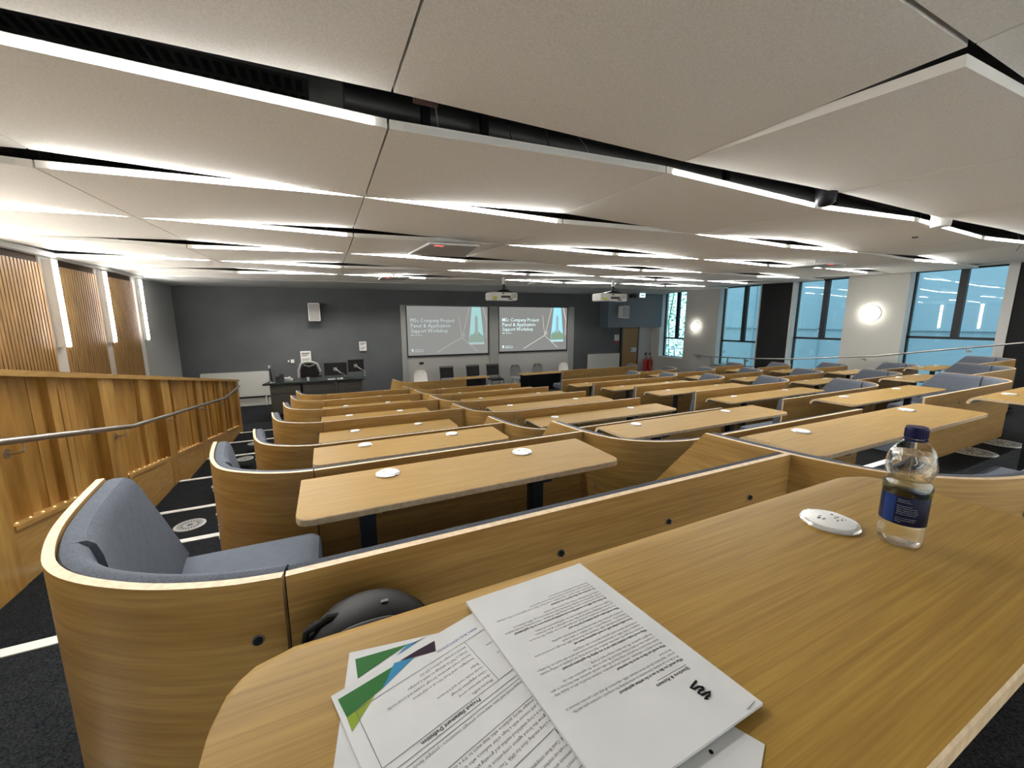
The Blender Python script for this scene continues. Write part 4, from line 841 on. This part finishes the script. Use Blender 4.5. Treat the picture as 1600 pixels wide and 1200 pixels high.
sq = [(1088, 1064), (1082, 1071), (1079, 1075), (1084, 1077), (1091, 1073), (1099, 1074), (1099, 1077), (1093, 1079), (1091, 1083), (1096, 1086), (1102, 1083), (1110, 1081), (1108, 1087), (1104, 1089), (1101, 1092), (1106, 1092)]
m = MB(); m.tube([atz(u, v_, zp) for u, v_ in sq], .0013, 6); m.build('marker_squiggle', marker, t)
a, b = atz(1167, 1107, zp+.0006), atz(1177, 1094, zp+.0006); m = MB(); m.tube([a, b], .0005, 5); m.build('staple', steel, t)
# lower sheets with green corner graphic
def project_sheet(corner_px, edge_px, z, lab, full=True):
    c = atz(*corner_px, z); e = atz(*edge_px, z); ux = (c-e); ux.z = 0; ux.normalize(); uy = Vector((ux.y, -ux.x, 0))    # page x runs right->left in view
    if uy.y > 0: uy = -uy
    org = c-ux*.21      # page bottom-left
    t = thing('project_sheet', lab, 'document', (c.x, c.y, z-.001), 'project brief sheets')
    sheet(org, ux, uy, .21, .297, z-.0006, .0006, paper, 0, t, 'page', 4, 6)
    def Q(px): 
        q = atz(*px, z+.0003); return q
    return t, Q, org, ux, uy
t, Q, org, ux, uy = project_sheet((546, 1020), (690, 988), ZT+.0012, 'white sheet with a green corner peeping from beneath the other project sheet')
m = MB(); m.add([Q(p) for p in ((555, 1030), (638, 1006), (559, 1060))], [(0, 1, 2)]); m.build('green_graphic', green_i, t, smooth=False)
m = MB(); m.add([Q(p) for p in ((638, 1006), (655, 1001), (620, 1024))], [(0, 1, 2)]); m.build('blue_graphic', blue_i, t, smooth=False)
m = MB(); m.add([Q(p) for p in ((655, 1001), (668, 994), (648, 1003), (640, 1009))], [(0, 1, 2, 3)]); m.build('plum_graphic', plum_i, t, smooth=False)
t, Q, org, ux, uy = project_sheet((517, 1088), (735, 960), ZT+.0024, 'white project brief with green, lime, blue and plum corner graphic and a ruled table')
m = MB(); m.add([Q(p) for p in ((528, 1093), (616, 1040), (597, 1076), (542, 1121))], [(0, 1, 2, 3)]); m.build('green_graphic', green_i, t, smooth=False)
m = MB(); m.add([Q(p) for p in ((542, 1121), (562, 1106), (586, 1086), (550, 1143))], [(0, 1, 2, 3)]); m.build('lime_graphic', lime_i, t, smooth=False)
m = MB(); m.add([Q(p) for p in ((616, 1036), (647, 1027), (597, 1076))], [(0, 1, 2)]); m.build('blue_graphic', blue_i, t, smooth=False)
m = MB(); m.add([Q(p) for p in ((679, 1001), (681, 1017), (647, 1027), (624, 1033), (650, 1017))], [(0, 1, 2, 3, 4)]); m.build('plum_graphic', plum_i, t, smooth=False)
zq = ZT+.0024+.0003
def QP(u, v, dz=0): q = org+ux*u+uy*(.297-v); return Vector((q.x, q.y, zq+dz))
m = MB()
def rule(m, a, b, w_=.0003):
    a, b = QP(*a), QP(*b); d = (b-a).normalized(); n = Vector((-d.y, d.x, 0))*w_; m.add([a-n, b-n, b+n, a+n], [(0, 1, 2, 3)])
for v in (.262, .190, .181, .176, .150, .110, .070, .040): rule(m, (.015, v), (.195, v))
rule(m, (.195, .262), (.195, .04)); rule(m, (.015, .262), (.015, .04)); rule(m, (.055, .262), (.055, .19))
m.build('table_rules', ink2, t, smooth=False)
body = ['Reach out to UK Canal Boat companies to gather information, plan and run a young campaign', 'ABC Boats are a long standing client for SMA. Touring Canal around the UK and would like to', 'strategically grow the brand against competition and to know more about the market', 'The current narrowboat market has grown with this size over the last three years and the', 'ABC Boat hire is a long established market and growing and declining growth for ABC Boats', 'You can see and connect with a huge older audience who enjoy the waterways and', 'has seen a younger family audience who may want to try a canal trip', 'with greater awareness and a younger generation', 'Attract new customers and increase engagement']
m = MB(); mb_ = MB()
text_mb(mb_, 'Project Statement Definition', QP(.085, .1875), ux, uy, .0062, bold=.02)
text_mb(mb_, 'Background', QP(.018, .108), ux, uy, .006, bold=.02)
v = .172; rows_ = [(.1725, 'Increase engagement and raise awareness amongst consumers - younger family'), (.1475, body[6]), (.141, body[5]), (.134, body[4]), (.127, body[2]), (.12, body[1]), (.10, body[0]), (.093, body[3]), (.086, body[7]), (.079, body[8]), (.06, body[1]), (.053, body[2]), (.03, body[4])]
for vv, s_ in rows_: text_mb(m, s_, QP(.018, vv), ux, uy, .0052, width=min(.172, len(s_)*.0021))
for vv, s_, u0 in ((.256, 'Attract a younger audience (25-35)', .058), (.249, 'Create a TikTok strategy to reach a younger', .06), (.242, 'Increase brand awareness through content and social media', .06), (.235, 'Investigate canal boat hire as a staycation', .06), (.225, 'Budget', .06), (.218, 'Social media reach and followers', .06), (.211, 'Client engagement through', .06), (.204, 'Brand awareness survey', .06), (.197, 'Website traffic', .06), (.240, 'Objectives', .018), (.222, 'Measures', .018)):
    text_mb(m, s_, QP(u0, vv), ux, uy, .005, width=len(s_)*.0019)
for vv in (.218, .211, .204): q = QP(.0585, vv-.0015); m.add([q+Vector((.0006*math.cos(k), .0006*math.sin(k), 0)) for k in range(6)], [tuple(range(6))])
m.build('printed_text', ink2, t, smooth=False); mb_.build('printed_headings', ink, t, smooth=False)
m = MB(); text_mb(m, 'Name: Bold, LE30/120/2020', QP(.03, .2725), ux, uy, .0052, width=.06)
for vv in (.0655, .0585): text_mb(m, 'https://www.ukcanalboating.com/narrowboat/canal-boat-holidays', QP(.03, vv), ux, uy, .005, width=.13)
m.build('blue_links', link_i, t, smooth=False)
# plain sheet showing at lower right
c = atz(1195, 1163, ZT+.0008); e = atz(1155, 1140, ZT+.0008); ux2 = (e-c); ux2.z = 0; ux2.normalize(); uy2 = Vector((ux2.y, -ux2.x, 0)); 
if uy2.y > 0: uy2 = -uy2
t = thing('blank_sheet', 'plain white sheet corner sticking out under the handout at lower right', 'document', (c.x, c.y, ZT))
P4 = sheet(c*1.0, ux2, uy2, .21, .10, ZT+.0002, .0006, paper, 0, t, 'page', 4, 4)
q = atz(1111, 1175, ZT+.0010); m = MB(); m.disc(q, (0, 0, 1), .0022, .0003); m.build('ink_dot', marker, t)
# ------------------------------------------------------------------ water bottle
b0 = atz(1416, 852, ZT); bx, by = b0.x, b0.y+.012
t = thing('water_bottle', 'clear plastic water bottle with a navy cap and navy label', 'bottle', (bx, by, ZT)); S = .2275
R_ = .0335
wallp = [(.012, .004), (.024, .001), (.030, .004), (.0325, .012), (.0335, .03), (.0335, .046), (.0325, .05), (.0325, .108), (.0335, .113), (.0335, .121), (.0318, .124), (.0295, .129), (.0295, .132), (.0325, .137), (.0345, .145), (.0348, .155), (.0335, .166), (.031, .177), (.0265, .188), (.0205, .196), (.0145, .201), (.0135, .204), (.0135, .212)]
m = MB(); seg = 40; rs = []
for r_, z in wallp:
    wob = .0012 if (z < .046 and z > .003) else (.0009 if .137 <= z <= .19 else 0)
    rs.append([Vector((bx+(r_+wob*math.cos(k*2*PI/seg*(5 if z < .1 else 9)+z*60))*math.cos(k*2*PI/seg), by+(r_+wob*math.cos(k*2*PI/seg*(5 if z < .1 else 9)+z*60))*math.sin(k*2*PI/seg), ZT+z)) for k in range(seg)])
m.rings(rs, caps=True); m.build('bottle_wall', pet, t)
m = MB(); m.lathe([(max(r_-.0012, .002), z+.001) for r_, z in wallp if z < .178]+[(.030, .1785)], (bx, by, ZT), 40); m.build('water', water_m, t)
m = MB(); m.lathe([(.0150, .2065), (.0155, .207), (.0155, .2245), (.0145, S), (.002, S)], (bx, by, ZT), 36)
m.build('cap', navy, t)
m = MB(); m.lathe([(.0153, .2015), (.0165, .202), (.0165, .205), (.0153, .2055)], (bx, by, ZT), 30, caps=False); m.build('tamper_ring', navy, t)
m = MB(); 
for k in range(36): a = k*2*PI/36; m.box(bx+.0155*math.cos(a)-.0004, bx+.0155*math.cos(a)+.0004, by+.0155*math.sin(a)-.0004, by+.0155*math.sin(a)+.0004, ZT+.208, ZT+.223)
m.build('cap_ridges', navy, t, smooth=False)
m = MB(); m.lathe([(.0329, .047), (.0331, .0475), (.0331, .1005), (.0329, .101)], (bx, by, ZT), 48, caps=False); lb = m.build('label', label_m, t)
m = MB(); m.lathe([(.0334, .101), (.0342, .104), (.0342, .1185), (.0336, .1215)], (bx, by, ZT), 48, caps=False)
collar = pane('milky label collar', (.62, .68, .72), 1.8); m.build('label_collar', collar, t)
a0 = math.atan2(-by, -bx); m = MB(); m_b = MB()
def lab_strip(m, s_, ang, z, size, width):
    mm = MB(); text_mb(mm, s_, (0, 0, 0), (1, 0, 0), (0, 1, 0), size, width=width)
    m.add([(bx+.0338*math.cos(ang+x/.0334), by+.0338*math.sin(ang+x/.0334), ZT+z+y) for x, y, _ in mm.v], mm.f)
for i_, (s_, wd) in enumerate((('Still Spring Water', .016), ('bottled at source', .019), ('', 0), ('Nutritional information', .020), ('typical values per litre', .028), ('calcium magnesium sodium', .029), ('sulphate bicarbonate nitrate', .03), ('dry residue at 180 pH value', .027), ('', 0), ('store in a cool dry place', .028), ('please recycle this bottle', .026), ('500ml', .008))):
    if s_: lab_strip(m, s_, a0-.28, .0945-i_*.0038, .0028, wd)
m.build('label_text', label_print, t, smooth=False)
m = MB(); rs = []
for z in (.0485, .0995): rs.append([(bx+.0333*math.cos(a0-.95+k*.06), by+.0333*math.sin(a0-.95+k*.06), ZT+z) for k in range(11)])
m.add(rs[0]+rs[1], [(k, k+1, k+12, k+11) for k in range(10)]); m.build('label_band', mat('label blue band', (.010, .030, .13), .4, spec=.15), t)
# ------------------------------------------------------------------ rucksack
t = thing('rucksack', 'black rucksack standing between the foreground table and the bench back', 'bag', (.03, .68, -1.1)); cx, cy = .03, .665
m = MB(); rs = []
for z, w_, d in ((-1.13, .12, .06), (-1.1, .15, .075), (-.9, .155, .08), (-.72, .15, .078), (-.62, .140, .08), (-.57, .125, .076), (-.53, .10, .068), (-.505, .072, .055), (-.492, .04, .035), (-.487, .012, .01)):
    rs.append([(cx+w_*math.cos(k*2*PI/28), cy+d*math.sin(k*2*PI/28), z) for k in range(28)])
m.rings(rs); m.build('bag_body', nylon, t)
BP = [(-1.13, .12, .06), (-1.1, .15, .075), (-.9, .155, .08), (-.72, .15, .078), (-.62, .140, .08), (-.57, .125, .076), (-.53, .10, .068), (-.505, .072, .055), (-.492, .04, .035), (-.487, .012, .01)]
def bag_y(x, z):
    for (z0, w0, d0), (z1, w1, d1) in zip(BP, BP[1:]):
        if z0 <= z <= z1:
            f = (z-z0)/(z1-z0); w_, d_ = w0+(w1-w0)*f, d0+(d1-d0)*f; return cy-d_*math.sqrt(max(0, 1-(x/w_)**2)) if abs(x) < w_ else cy
    return cy
def bag_seam(nm, hw, ztop, r_, mt):
    pts_ = []
    for k in range(25):
        a = PI*k/24; x = -hw*math.cos(a); z = -.66+(ztop+.66)*math.sin(a)**.6 if 0 < k < 24 else -.66
        pts_.append((cx+x, bag_y(x, z)-r_*.8, z+r_*.5))
    m = MB(); m.tube(pts_, r_, 8); m.build(nm, mt, t)
bag_seam('zip_piping', .118, -.497, .005, dark_plastic); bag_seam('zip', .106, -.506, .003, black_plastic); bag_seam('pocket_seam', .098, -.520, .005, dark_plastic)
m = MB(); m.tube([(cx-.10, cy+.0, -.54), (cx-.095, cy+.0, -.512), (cx-.06, cy+.0, -.497), (cx-.04, cy+.0, -.5)], .006, 8); m.build('strap', nylon, t)
m = MB(); m.obox((cx+.03, cy-.01, -.491), (.006, 0, 0), (0, .003, 0), (0, 0, .003)); m.build('buckle', dark_plastic, t)
